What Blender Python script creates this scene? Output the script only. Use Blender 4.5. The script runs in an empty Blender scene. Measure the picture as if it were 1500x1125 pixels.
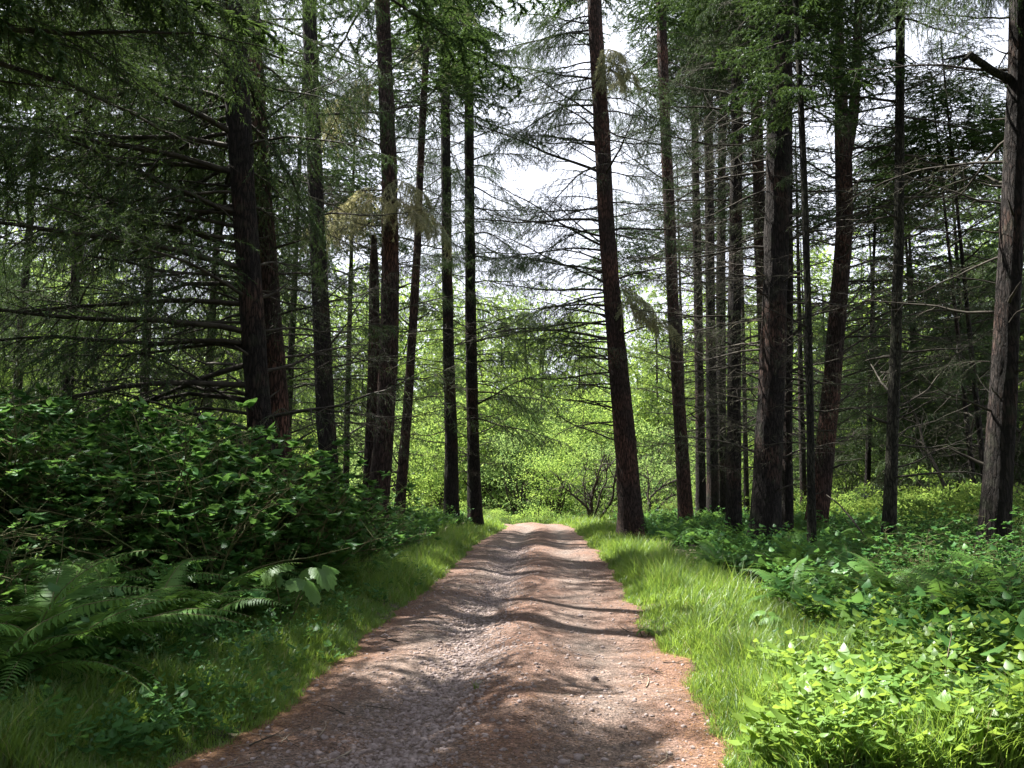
import bpy, math, random
import numpy as np
from mathutils import Matrix, Vector, Euler

R = np.random.default_rng(11)
random.seed(11)
scene = bpy.context.scene
COL = scene.collection
rad = math.radians

# ------------------------------------------------------------------ camera
F = 1224.0                       # focal length in photo pixels (1500 wide)
PITCH = rad(7.26)
CAMZ = 1.6
cam_d = bpy.data.cameras.new('camera')
cam = bpy.data.objects.new('camera', cam_d); COL.objects.link(cam)
cam_d.sensor_width = 36.0
cam_d.lens = 36.0 * F / 1500.0
cam_d.clip_end = 2000
cam_d.clip_start = 0.05
cam.location = (0, 0, CAMZ)
cam.rotation_euler = (math.pi / 2 + PITCH, 0, 0)
scene.camera = cam

# ------------------------------------------------------------------ light
SUN_DIR = Vector((-0.83, 0.56, 0.0)).normalized()      # horizontal direction to the sun
ELEV = rad(58)
to_sun = Vector((SUN_DIR.x * math.cos(ELEV), SUN_DIR.y * math.cos(ELEV), math.sin(ELEV)))
world = bpy.data.worlds.new('World'); scene.world = world
world.use_nodes = True
wn = world.node_tree; wn.nodes.clear()
w_out = wn.nodes.new('ShaderNodeOutputWorld')
w_bg = wn.nodes.new('ShaderNodeBackground')
sky = wn.nodes.new('ShaderNodeTexSky'); sky.sky_type = 'NISHITA'; sky.sun_disc = False
sky.sun_elevation = ELEV
sky.sun_rotation = math.atan2(SUN_DIR.x, SUN_DIR.y)
tc = wn.nodes.new('ShaderNodeTexCoord')
mp = wn.nodes.new('ShaderNodeMapping'); mp.inputs['Scale'].default_value = (1.0, 1.0, 2.6)
nz = wn.nodes.new('ShaderNodeTexNoise'); nz.inputs['Scale'].default_value = 2.2; nz.inputs['Detail'].default_value = 7
nz.inputs['Roughness'].default_value = 0.58
cr = wn.nodes.new('ShaderNodeValToRGB')
cr.color_ramp.elements[0].position = 0.30; cr.color_ramp.elements[0].color = (.66, .66, .66, 1)
cr.color_ramp.elements[1].position = 0.47; cr.color_ramp.elements[1].color = (1, 1, 1, 1)
mx = wn.nodes.new('ShaderNodeMix'); mx.data_type = 'RGBA'
mx.inputs[7].default_value = (11.6, 12.1, 13.8, 1)
wn.links.new(tc.outputs['Generated'], mp.inputs['Vector'])
wn.links.new(mp.outputs[0], nz.inputs['Vector'])
wn.links.new(nz.outputs['Fac'], cr.inputs['Fac'])
wn.links.new(cr.outputs['Color'], mx.inputs[0])
wn.links.new(sky.outputs['Color'], mx.inputs[6])
wn.links.new(mx.outputs[2], w_bg.inputs['Color'])
w_bg.inputs['Strength'].default_value = 0.032
wn.links.new(w_bg.outputs[0], w_out.inputs['Surface'])

sun_d = bpy.data.lights.new('sun', 'SUN'); sun_d.energy = 5.0; sun_d.angle = rad(0.55)
sun_d.color = (1.0, 0.95, 0.87)
sun = bpy.data.objects.new('sun', sun_d); COL.objects.link(sun)
sun.rotation_euler = to_sun.to_track_quat('Z', 'Y').to_euler()
vs = scene.view_settings
scene.display_settings.display_device = 'sRGB'
vs.view_transform = 'Standard'; vs.look = 'None'; vs.gamma = 1.0; vs.use_curve_mapping = False
vs.exposure = 2.22
scene.render.engine = 'CYCLES'
scene.cycles.max_bounces = 7; scene.cycles.diffuse_bounces = 4; scene.cycles.glossy_bounces = 2
scene.cycles.transmission_bounces = 4; scene.cycles.transparent_max_bounces = 4
scene.cycles.caustics_reflective = False; scene.cycles.caustics_refractive = False
scene.cycles.sample_clamp_indirect = 4

# ------------------------------------------------------------------ helpers
_h = np.random.default_rng(5).random((256, 256))
def vnoise(x, y, s=1.0, o=0):
    x = np.asarray(x, float) * s + 37.3 + o * 11.7; y = np.asarray(y, float) * s + 91.1 + o * 5.3
    xi = np.floor(x).astype(int); yi = np.floor(y).astype(int)
    fx = x - xi; fy = y - yi; fx = fx * fx * (3 - 2 * fx); fy = fy * fy * (3 - 2 * fy)
    g = lambda a, b: _h[a % 256, b % 256]
    return (g(xi, yi) * (1 - fx) + g(xi + 1, yi) * fx) * (1 - fy) + (g(xi, yi + 1) * (1 - fx) + g(xi + 1, yi + 1) * fx) * fy
def sm(a, b, v):
    t = np.clip((np.asarray(v, float) - a) / (b - a), 0, 1); return t * t * (3 - 2 * t)

def pix(px, py, D):
    """world point on the vertical plane y=D seen at photo pixel (px, py)"""
    u = (px - 750) / F; v = (562.5 - py) / F
    dy = math.cos(PITCH) - v * math.sin(PITCH); dz = math.sin(PITCH) + v * math.cos(PITCH)
    t = D / dy
    return np.array([u * t, D, CAMZ + dz * t]), t
def pix_ground(px, py):
    u = (px - 750) / F; v = (562.5 - py) / F
    dy = math.cos(PITCH) - v * math.sin(PITCH); dz = math.sin(PITCH) + v * math.cos(PITCH)
    t = -CAMZ / dz
    return u * t, dy * t

LE = [(290, 1125), (400, 1050), (500, 965), (590, 890), (640, 850), (665, 825), (700, 795), (745, 772)]
RE = [(1070, 1125), (1040, 1060), (1000, 980), (950, 920), (925, 880), (895, 830), (870, 805), (850, 785), (838, 772)]
lp = [pix_ground(*p) for p in LE]; rp = [pix_ground(*p) for p in RE]
LY = [-60, -10] + [p[1] for p in lp] + [45, 55, 70]; LX = [lp[0][0] - 3.0, lp[0][0] - .5] + [p[0] for p in lp] + [-2.0, -9, -26]
RY = [-60, -10] + [p[1] for p in rp] + [45, 55, 70]; RX = [rp[0][0] - 2.0, rp[0][0]] + [p[0] for p in rp] + [1.7, -4, -21]
def xl(y): return np.interp(y, LY, LX) + 0.12 * (vnoise(y, 0, .9, 3) - .5) + .12 * (vnoise(y, 0, 3.0, 4) - .5) + .07 * (vnoise(y, 0, 9.0, 4) - .5)
def xr(y): return np.interp(y, RY, RX) + 0.12 * (vnoise(y, 0, .9, 5) - .5) + .10 * (vnoise(y, 0, 3.0, 6) - .5) + .07 * (vnoise(y, 0, 9.0, 6) - .5)
def base_z(x, y):
    return -1.0 * sm(40, 52, y) + 10 * sm(54, 125, y) + 16 * sm(120, 260, y)
def road_z(x, y):
    a = xl(y); b = xr(y); u = (x - a) / (b - a)
    ph = y + .5 * np.sin(y * .7) + .35 * (u - .5)
    wav = .5 + .5 * np.sin(ph * 2 * np.pi / (1.25 + 0.035 * np.clip(y, 0, 40)) + 2.2 * (vnoise(y, u * 2, .35, 9)))
    wav2 = (vnoise(x, y, 1.4, 7) - .5)
    amp = .046 * (.45 + .8 * vnoise(y, 0, .21, 2))
    z = -.07 * np.exp(-((u - .35 - .03 * np.sin(y * .9)) / .09) ** 2) + .055 * np.exp(-((u - .55) / .11) ** 2) - .03 * np.exp(-((u - .8) / .12) ** 2) + .02 * np.exp(-((u - .15) / .1) ** 2)
    z = z + amp * wav * (.25 + .95 * sm(.36, .6, u) * (1 - .5 * sm(.8, 1, u))) + .035 * wav2
    z = z - .16 * (1 - sm(-.09, .0, u)) - .16 * sm(1.0, 1.09, u)
    return z + base_z(x, y)
def ground_z(x, y):
    a = xl(y); b = xr(y)
    el = a - x; er = x - b
    near = 1 - sm(36, 60, y)
    z = np.zeros(np.broadcast(x, y).shape)
    z = z + near * np.where(el > 0, .06 * sm(0, .35, el) + .22 * sm(.3, 2.2, el) + .65 * sm(1.8, 7.5, el) + .5 * sm(8, 25, el), 0)
    z = z + near * np.where(er > 0, .05 * sm(0, .35, er) + .26 * sm(.5, 5, er) + .5 * sm(9, 25, er), 0)
    z = z - .22 * np.where((el < 0) & (er < 0), 1, 0) * sm(0, .25, np.minimum(-el, -er))
    z = z + .16 * (vnoise(x, y, .5, 1) - .5) * sm(0, 2, np.maximum(el, er)) + .05 * (vnoise(x, y, 2.1, 2) - .5)
    z = z + sm(45, 90, y) * 1.4 * (vnoise(x, y, .06, 8) - .5)
    return z + base_z(x, y)
def gz(x, y): return float(ground_z(np.array([float(x)]), np.array([float(y)]))[0])

# --- mesh creation
def make_mesh(name, V, Fc, mats, mi=None, smooth=False, attrs=None):
    me = bpy.data.meshes.new(name)
    V = np.ascontiguousarray(V, dtype=np.float32); Fc = np.ascontiguousarray(Fc, dtype=np.int32)
    k = Fc.shape[1]
    me.vertices.add(len(V)); me.vertices.foreach_set('co', V.ravel())
    me.loops.add(Fc.size); me.loops.foreach_set('vertex_index', Fc.ravel())
    me.polygons.add(len(Fc)); me.polygons.foreach_set('loop_start', np.arange(0, Fc.size, k, dtype=np.int32))
    me.polygons.foreach_set('loop_total', np.full(len(Fc), k, dtype=np.int32))
    if mi is not None: me.polygons.foreach_set('material_index', np.ascontiguousarray(mi, dtype=np.int32))
    if smooth: me.polygons.foreach_set('use_smooth', np.ones(len(Fc), dtype=bool))
    for m in (mats if isinstance(mats, (list, tuple)) else [mats]): me.materials.append(m)
    if attrs:
        for an, av in attrs.items():
            at = me.attributes.new(an, 'FLOAT', 'POINT'); at.data.foreach_set('value', np.ascontiguousarray(av, dtype=np.float32))
    me.update(calc_edges=True)
    return me
class MB:
    def __init__(s): s.V = []; s.F = []; s.M = []; s.n = 0
    def add(s, V, Fc, m=0):
        V = np.asarray(V, float); Fc = np.asarray(Fc, int)
        if len(V) == 0: return
        s.V.append(V); s.F.append(Fc + s.n); s.M.append(np.full(len(Fc), m)); s.n += len(V)
    def arr(s): return np.vstack(s.V), np.vstack(s.F), np.concatenate(s.M)
    def mesh(s, name, mats, smooth=False):
        V, Fc, M = s.arr(); return make_mesh(name, V, Fc, mats, M, smooth)
def ob(name, data, loc=(0, 0, 0), rot=(0, 0, 0), sc=(1, 1, 1), parent=None, **kw):
    o = bpy.data.objects.new(name, data)
    COL.objects.link(o); o.location = loc; o.rotation_euler = rot
    o.scale = (sc, sc, sc) if isinstance(sc, (int, float)) else sc
    if parent is not None: o.parent = parent
    for k, v in kw.items():
        if v is not None: o[k] = v
    return o
def tube(P, rr, sides=4, cap=False):
    """triangulated tube along points P"""
    P = np.asarray(P, float); n = len(P); rr = np.broadcast_to(rr, (n,))
    T = np.gradient(P, axis=0); T /= np.linalg.norm(T, axis=1)[:, None] + 1e-9
    ref = np.where(np.abs(T[:, 2:3]) > .85, np.array([[1., 0, 0]]), np.array([[0., 0, 1]]))
    A = np.cross(T, ref); A /= np.linalg.norm(A, axis=1)[:, None] + 1e-9
    B = np.cross(T, A)
    th = np.arange(sides) * 2 * np.pi / sides
    V = P[:, None] + rr[:, None, None] * (A[:, None] * np.cos(th)[None, :, None] + B[:, None] * np.sin(th)[None, :, None])
    V = V.reshape(-1, 3)
    i = np.arange(n - 1)[:, None] * sides; j = np.arange(sides)[None]; j2 = (j + 1) % sides
    a = (i + j).ravel(); b = (i + j2).ravel(); c = (i + sides + j2).ravel(); d = (i + sides + j).ravel()
    return V, np.vstack([np.stack([a, b, c], 1), np.stack([a, c, d], 1)])
def batch_tri(P, D, W, L, wd):
    """many small pointed slivers: base P, direction D, side W, length L, width wd"""
    n = len(P)
    V = np.stack([P - W * (wd / 2)[:, None], P + W * (wd / 2)[:, None], P + D * L[:, None]], 1).reshape(-1, 3)
    return V, np.arange(3 * n).reshape(n, 3)
def unit(v): return v / (np.linalg.norm(v, axis=-1, keepdims=True) + 1e-9)
def rnd_unit(n): return unit(R.normal(size=(n, 3)))
def batch_leaf(P, D, W, L, wd, fold=.25):
    """pointed oval leaves of 4 triangles folded along the midrib"""
    n = len(P); N = unit(np.cross(D, W))
    m = P + D * (L * .45)[:, None]
    tip = P + D * L[:, None] - N * (L * .12)[:, None]
    l = m - W * (wd / 2)[:, None] + N * (wd * fold)[:, None]; r = m + W * (wd / 2)[:, None] + N * (wd * fold)[:, None]
    V = np.stack([P, l, m, r, tip], 1).reshape(-1, 3)
    b = np.arange(n)[:, None] * 5
    Fc = np.vstack([b + [0, 2, 1], b + [0, 3, 2], b + [1, 2, 4], b + [2, 3, 4]])
    return V, Fc

def batch_leaf2(P, D, W, L, wd, fold=.2):
    """ovate leaves of 8 triangles: rounded base, pointed drooping tip"""
    n = len(P); Nn = unit(np.cross(D, W)); V = [P]
    for t, k in ((.22, .82), (.5, 1.0), (.78, .55)):
        m = P + D * (L * t)[:, None] - Nn * (L * .16 * t * t)[:, None]; up = Nn * (wd * fold * k)[:, None]; s_ = W * (wd * .5 * k)[:, None]
        V += [m - s_ + up, m, m + s_ + up]
    V.append(P + D * L[:, None] - Nn * (L * .2)[:, None])
    V = np.stack(V, 1).reshape(-1, 3); b = np.arange(n)[:, None] * 11; Fl = [b + [0, 2, 1], b + [0, 3, 2], b + [7, 8, 10], b + [8, 9, 10]]
    for a in (1, 4): Fl += [b + [a, a + 1, a + 4], b + [a, a + 4, a + 3], b + [a + 1, a + 2, a + 5], b + [a + 1, a + 5, a + 4]]
    return V, np.vstack(Fl)

# ------------------------------------------------------------------ materials
def new_mat(name):
    m = bpy.data.materials.new(name); m.use_nodes = True; m.node_tree.nodes.clear()
    nt = m.node_tree; o = nt.nodes.new('ShaderNodeOutputMaterial'); return m, nt, o
def N(nt, t, **kw):
    n = nt.nodes.new(t)
    for k, v in kw.items():
        if k in n.inputs: n.inputs[k].default_value = v
        else: setattr(n, k, v)
    return n
def mixc(nt, fac, a, b):
    n = nt.nodes.new('ShaderNodeMix'); n.data_type = 'RGBA'
    for idx, v in ((0, fac), (6, a), (7, b)):
        if isinstance(v, bpy.types.NodeSocket): nt.links.new(v, n.inputs[idx])
        elif idx == 0: n.inputs[0].default_value = v
        else: n.inputs[idx].default_value = (*v, 1)
    return n.outputs[2]
def ramp(nt, sock, stops):
    n = nt.nodes.new('ShaderNodeValToRGB'); cr = n.color_ramp
    while len(cr.elements) < len(stops): cr.elements.new(.5)
    for e, (p, c) in zip(cr.elements, stops): e.position = p; e.color = (*c, 1)
    nt.links.new(sock, n.inputs[0]); return n.outputs[0]
def leaf_mat(name, ca, cb, trans, tfac=.4, gloss=.05, island=True, rough=.42, brown=None):
    m, nt, o = new_mat(name)
    if island:
        g = nt.nodes.new('ShaderNodeNewGeometry'); r1 = g.outputs['Random Per Island']
    else:
        g = nt.nodes.new('ShaderNodeObjectInfo'); r1 = g.outputs['Random']
    col = mixc(nt, r1, ca, cb)
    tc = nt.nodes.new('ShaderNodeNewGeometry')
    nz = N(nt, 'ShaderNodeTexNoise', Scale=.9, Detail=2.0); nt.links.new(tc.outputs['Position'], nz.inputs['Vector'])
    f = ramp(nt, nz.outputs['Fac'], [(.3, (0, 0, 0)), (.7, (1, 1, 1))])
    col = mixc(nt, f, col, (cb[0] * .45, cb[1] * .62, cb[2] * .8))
    if brown:
        gt = nt.nodes.new('ShaderNodeMath'); gt.operation = 'GREATER_THAN'; nt.links.new(r1, gt.inputs[0]); gt.inputs[1].default_value = brown[0]
        col = mixc(nt, gt.outputs[0], col, brown[1])
    d = nt.nodes.new('ShaderNodeBsdfDiffuse'); nt.links.new(col, d.inputs['Color'])
    t = nt.nodes.new('ShaderNodeBsdfTranslucent')
    tcol = mixc(nt, .55, col, trans); nt.links.new(tcol, t.inputs['Color'])
    s = nt.nodes.new('ShaderNodeMixShader'); s.inputs[0].default_value = tfac
    nt.links.new(d.outputs[0], s.inputs[1]); nt.links.new(t.outputs[0], s.inputs[2])
    gl = nt.nodes.new('ShaderNodeBsdfGlossy'); gl.inputs['Roughness'].default_value = rough; gl.inputs['Color'].default_value = (.9, .95, 1, 1)
    s2 = nt.nodes.new('ShaderNodeMixShader'); s2.inputs[0].default_value = gloss
    nt.links.new(s.outputs[0], s2.inputs[1]); nt.links.new(gl.outputs[0], s2.inputs[2])
    nt.links.new(s2.outputs[0], o.inputs['Surface'])
    return m

M = {}
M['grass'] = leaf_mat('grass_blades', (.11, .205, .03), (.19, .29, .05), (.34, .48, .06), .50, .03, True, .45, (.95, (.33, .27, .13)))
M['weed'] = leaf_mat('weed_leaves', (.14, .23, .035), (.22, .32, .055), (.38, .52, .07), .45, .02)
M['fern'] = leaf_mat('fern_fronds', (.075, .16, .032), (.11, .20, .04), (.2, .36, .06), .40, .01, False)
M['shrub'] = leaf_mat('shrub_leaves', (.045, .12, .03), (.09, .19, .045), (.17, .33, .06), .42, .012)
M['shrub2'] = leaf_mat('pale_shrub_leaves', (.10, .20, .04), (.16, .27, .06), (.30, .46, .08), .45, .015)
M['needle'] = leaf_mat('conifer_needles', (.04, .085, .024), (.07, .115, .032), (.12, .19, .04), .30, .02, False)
M['needle_pale'] = leaf_mat('dry_needles_painted_lit', (.42, .37, .19), (.33, .34, .15), (.60, .56, .25), .5, .03, False)  # dry sprays; the sunlight on them is painted into this pale colour
M['needle_far'] = leaf_mat('needles_painted_sunlit', (.10, .19, .045), (.20, .28, .06), (.36, .46, .08), .5, .03, True)  # brighter copy of the near needles, sunlight put into the colour
M['leaf_far'] = leaf_mat('broad_leaves_painted_sunlit', (.17, .26, .055), (.22, .31, .065), (.38, .50, .10), .5, 0.0, True)  # leaf colour raised so distant crowns look sunlit
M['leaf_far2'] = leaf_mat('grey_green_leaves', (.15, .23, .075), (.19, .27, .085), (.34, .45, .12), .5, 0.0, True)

def bark_mat(name, dark, mid, red, redpos=.55, scale=1.0, moss=0.0):
    m, nt, o = new_mat(name)
    tc = nt.nodes.new('ShaderNodeTexCoord')
    oi = nt.nodes.new('ShaderNodeObjectInfo')
    off = nt.nodes.new('ShaderNodeVectorMath'); off.operation = 'ADD'
    sc = nt.nodes.new('ShaderNodeVectorMath'); sc.operation = 'SCALE'; sc.inputs[0].default_value = (17, 31, 53)
    nt.links.new(oi.outputs['Random'], sc.inputs['Scale'])
    nt.links.new(tc.outputs['Object'], off.inputs[0]); nt.links.new(sc.outputs[0], off.inputs[1])
    mp = N(nt, 'ShaderNodeMapping'); mp.inputs['Scale'].default_value = (13 * scale, 13 * scale, 2.6 * scale)
    nt.links.new(off.outputs[0], mp.inputs['Vector'])
    n1 = N(nt, 'ShaderNodeTexNoise', Scale=1.6, Detail=6.0, Roughness=.65, Distortion=.6); nt.links.new(mp.outputs[0], n1.inputs['Vector'])
    vo = nt.nodes.new('ShaderNodeTexVoronoi'); vo.feature = 'DISTANCE_TO_EDGE'; vo.inputs['Scale'].default_value = 1.5
    mm = nt.nodes.new('ShaderNodeVectorMath'); mm.operation = 'MULTIPLY_ADD'; mm.inputs[1].default_value = (.9, .9, .9)
    nt.links.new(n1.outputs['Color'], mm.inputs[0]); nt.links.new(mp.outputs[0], mm.inputs[2]); nt.links.new(mm.outputs[0], vo.inputs['Vector'])
    crack = ramp(nt, vo.outputs['Distance'], [(.0, (0, 0, 0)), (.22, (1, 1, 1))])
    n2 = N(nt, 'ShaderNodeTexNoise', Scale=.9, Detail=4.0); nt.links.new(off.outputs[0], n2.inputs['Vector'])
    patch = ramp(nt, n2.outputs['Fac'], [(redpos - .09, (0, 0, 0)), (redpos + .09, (1, 1, 1))])
    c = mixc(nt, n1.outputs['Fac'], dark, mid)
    c = mixc(nt, patch, c, mixc(nt, n1.outputs['Fac'], tuple(x * .6 for x in red), red))
    c = mixc(nt, crack, tuple(x * .45 for x in dark), c)
    if moss:
        n3 = N(nt, 'ShaderNodeTexNoise', Scale=3.5, Detail=5.0); nt.links.new(off.outputs[0], n3.inputs['Vector'])
        mo = ramp(nt, n3.outputs['Fac'], [(.55, (0, 0, 0)), (.68, (moss, moss, moss))])
        c = mixc(nt, mo, c, (.05, .06, .036))
    b = nt.nodes.new('ShaderNodeBsdfPrincipled'); b.inputs['Roughness'].default_value = .9; b.inputs['Specular IOR Level'].default_value = .2
    nt.links.new(c, b.inputs['Base Color'])
    mul = nt.nodes.new('ShaderNodeMath'); mul.operation = 'MULTIPLY_ADD'; mul.inputs[1].default_value = .8
    nt.links.new(n1.outputs['Fac'], mul.inputs[0]); nt.links.new(crack, mul.inputs[2])
    bp = nt.nodes.new('ShaderNodeBump'); bp.inputs['Strength'].default_value = 1.0; bp.inputs['Distance'].default_value = .03
    nt.links.new(mul.outputs[0], bp.inputs['Height']); nt.links.new(bp.outputs[0], b.inputs['Normal'])
    nt.links.new(b.outputs[0], o.inputs['Surface'])
    return m
M['bark'] = bark_mat('furrowed_brown_bark', (.016, .013, .012), (.036, .029, .026), (.10, .056, .042), .62, 1.0, .35)
M['bark_red'] = bark_mat('reddish_bark', (.03, .022, .019), (.076, .05, .042), (.16, .08, .058), .54)
M['bark_grey'] = bark_mat('grey_bark', (.02, .018, .015), (.044, .041, .034), (.075, .075, .05), .5, 1.3, .5)
def plain_mat(name, a, b, scale=8):
    m, nt, o = new_mat(name)
    g = nt.nodes.new('ShaderNodeNewGeometry')
    nz = N(nt, 'ShaderNodeTexNoise', Scale=float(scale), Detail=3.0); nt.links.new(g.outputs['Position'], nz.inputs['Vector'])
    f = ramp(nt, nz.outputs['Fac'], [(.35, (0, 0, 0)), (.65, (1, 1, 1))])
    c = mixc(nt, f, a, b)
    p = nt.nodes.new('ShaderNodeBsdfPrincipled'); p.inputs['Roughness'].default_value = .85; p.inputs['Specular IOR Level'].default_value = .25
    nt.links.new(c, p.inputs['Base Color']); nt.links.new(p.outputs[0], o.inputs['Surface']); return m
M['twig'] = plain_mat('dark_twig_bark', (.024, .02, .016), (.056, .05, .038), 6)
M['twig_pale'] = plain_mat('bleached_twig', (.20, .16, .12), (.33, .28, .22), 9)
M['stem'] = plain_mat('green_stem', (.07, .10, .03), (.12, .10, .05), 9)
M['lichen'] = plain_mat('hanging_lichen', (.07, .08, .045), (.12, .13, .075), 11)
M['litter'] = plain_mat('fallen_needles', (.12, .06, .03), (.30, .17, .09), 31)
M['stone'] = plain_mat('road_stone', (.15, .115, .105), (.30, .25, .24), 23)

# ground
m, nt, o = new_mat('forest_floor'); M['ground'] = m
g = nt.nodes.new('ShaderNodeNewGeometry')
n1 = N(nt, 'ShaderNodeTexNoise', Scale=7.0, Detail=8.0, Roughness=.7); nt.links.new(g.outputs['Position'], n1.inputs['Vector'])
n2 = N(nt, 'ShaderNodeTexNoise', Scale=.35, Detail=4.0); nt.links.new(g.outputs['Position'], n2.inputs['Vector'])
c = ramp(nt, n1.outputs['Fac'], [(.3, (.02, .018, .01)), (.5, (.05, .045, .02)), (.7, (.085, .08, .03))])
gr = ramp(nt, n1.outputs['Fac'], [(.3, (.06, .10, .02)), (.5, (.14, .21, .045)), (.7, (.24, .27, .08))])
f = ramp(nt, n2.outputs['Fac'], [(.40, (0, 0, 0)), (.6, (1, 1, 1))])
sep = nt.nodes.new('ShaderNodeSeparateXYZ'); nt.links.new(g.outputs['Position'], sep.inputs[0])
mr = nt.nodes.new('ShaderNodeMapRange'); mr.inputs[1].default_value = 42; mr.inputs[2].default_value = 54
nt.links.new(sep.outputs['Y'], mr.inputs[0])
gg = mixc(nt, .5, gr, mixc(nt, f, gr, (.20, .24, .07)))
c = mixc(nt, mr.outputs[0], c, gg)
p = nt.nodes.new('ShaderNodeBsdfPrincipled'); p.inputs['Roughness'].default_value = .95; nt.links.new(c, p.inputs['Base Color'])
bp = nt.nodes.new('ShaderNodeBump'); bp.inputs['Distance'].default_value = .05; bp.inputs['Strength'].default_value = .8
nt.links.new(n1.outputs['Fac'], bp.inputs['Height']); nt.links.new(bp.outputs[0], p.inputs['Normal']); nt.links.new(p.outputs[0], o.inputs['Surface'])

# road
m, nt, o = new_mat('reddish_gravel'); M['road'] = m
g = nt.nodes.new('ShaderNodeNewGeometry'); at = nt.nodes.new('ShaderNodeAttribute'); at.attribute_name = 'across'
vo = nt.nodes.new('ShaderNodeTexVoronoi'); vo.inputs['Scale'].default_value = 48; nt.links.new(g.outputs['Position'], vo.inputs['Vector'])
vo2 = nt.nodes.new('ShaderNodeTexVoronoi'); vo2.inputs['Scale'].default_value = 105; nt.links.new(g.outputs['Position'], vo2.inputs['Vector'])
n1 = N(nt, 'ShaderNodeTexNoise', Scale=1.3, Detail=6.0, Roughness=.65); nt.links.new(g.outputs['Position'], n1.inputs['Vector'])
n2 = N(nt, 'ShaderNodeTexNoise', Scale=26.0, Detail=6.0, Roughness=.75); nt.links.new(g.outputs['Position'], n2.inputs['Vector'])
red = mixc(nt, n2.outputs['Fac'], (.086, .048, .036), (.285, .172, .125))
grey = mixc(nt, n2.outputs['Fac'], (.10, .08, .071), (.29, .235, .20))
# wheel track is greyer, crown and edges redder with old needles
tr = ramp(nt, at.outputs['Fac'], [(.0, (0, 0, 0)), (.12, (.35,) * 3), (.36, (.95,) * 3), (.5, (.1,) * 3), (.58, (.05,) * 3), (.76, (.75,) * 3), (.95, (.15,) * 3), (1.0, (0, 0, 0))])
add = nt.nodes.new('ShaderNodeMath'); add.operation = 'MULTIPLY_ADD'; add.inputs[1].default_value = 2.2
sb = nt.nodes.new('ShaderNodeMath'); sb.operation = 'SUBTRACT'; nt.links.new(n1.outputs['Fac'], sb.inputs[0]); sb.inputs[1].default_value = .5
nt.links.new(sb.outputs[0], add.inputs[0]); nt.links.new(tr, add.inputs[2]); add.use_clamp = True
c = mixc(nt, add.outputs[0], red, grey)
sepc = nt.nodes.new('ShaderNodeSeparateColor'); nt.links.new(vo.outputs['Color'], sepc.inputs[0])
st = ramp(nt, sepc.outputs[0], [(.0, (.45,) * 3), (.5, (.85,) * 3), (.93, (1.05,) * 3), (1.0, (1.5,) * 3)])
sepd = nt.nodes.new('ShaderNodeSeparateColor'); nt.links.new(vo2.outputs['Color'], sepd.inputs[0])
st2 = ramp(nt, sepd.outputs[0], [(.0, (.55,) * 3), (.6, (1.0,) * 3), (1.0, (1.3,) * 3)])
def mulc(a, b):
    n = nt.nodes.new('ShaderNodeMix'); n.data_type = 'RGBA'; n.blend_type = 'MULTIPLY'; n.inputs[0].default_value = 1
    nt.links.new(a, n.inputs[6]); nt.links.new(b, n.inputs[7]); return n.outputs[2]
c = mulc(mulc(c, st), st2)
p = nt.nodes.new('ShaderNodeBsdfPrincipled'); p.inputs['Roughness'].default_value = .92; p.inputs['Specular IOR Level'].default_value = .25
nt.links.new(c, p.inputs['Base Color'])
ad = nt.nodes.new('ShaderNodeMath'); ad.operation = 'ADD'; nt.links.new(vo.outputs['Distance'], ad.inputs[0]); nt.links.new(n2.outputs['Fac'], ad.inputs[1])
bp = nt.nodes.new('ShaderNodeBump'); bp.inputs['Distance'].default_value = .016; bp.inputs['Strength'].default_value = .9; bp.invert = False
nt.links.new(ad.outputs[0], bp.inputs['Height']); nt.links.new(bp.outputs[0], p.inputs['Normal']); nt.links.new(p.outputs[0], o.inputs['Surface'])

# ------------------------------------------------------------------ ground and road
def grid_mesh(name, X, Y, Z, mat, attrs=None):
    nyy, nxx = X.shape
    V = np.stack([X, Y, Z], -1).reshape(-1, 3)
    i = (np.arange(nyy - 1)[:, None] * nxx + np.arange(nxx - 1)[None]).ravel()
    Fc = np.stack([i, i + 1, i + nxx + 1, i + nxx], 1)
    return make_mesh(name, V, Fc, mat, None, True, attrs)
s = np.linspace(-1, 1, 300); gx = 16 * s + 330 * np.sign(s) * np.abs(s) ** 5
tt = np.linspace(0, 1, 330); gy = -60 + 60 * tt * 2.0 + 0 * tt
gy = np.concatenate([np.linspace(-80, 2, 30), np.linspace(2.3, 30, 150), np.linspace(30.4, 70, 90), np.linspace(71, 420, 70)])
GX, GY = np.meshgrid(gx, gy)
ob('ground', grid_mesh('ground', GX, GY, ground_z(GX, GY), M['ground']), kind='structure')
uy = np.concatenate([np.linspace(-20, 3.9, 30), np.linspace(4, 14, 420), np.linspace(14.04, 44, 420), np.linspace(44.2, 70, 50)])
uu = np.linspace(-.1, 1.1, 110)
UU, UY = np.meshgrid(uu, uy)
UX = xl(UY) + UU * (xr(UY) - xl(UY))
ob('dirt_road', grid_mesh('dirt_road', UX, UY, road_z(UX, UY) + .004, M['road'], {'across': UU.ravel()}), kind='structure')

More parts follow.
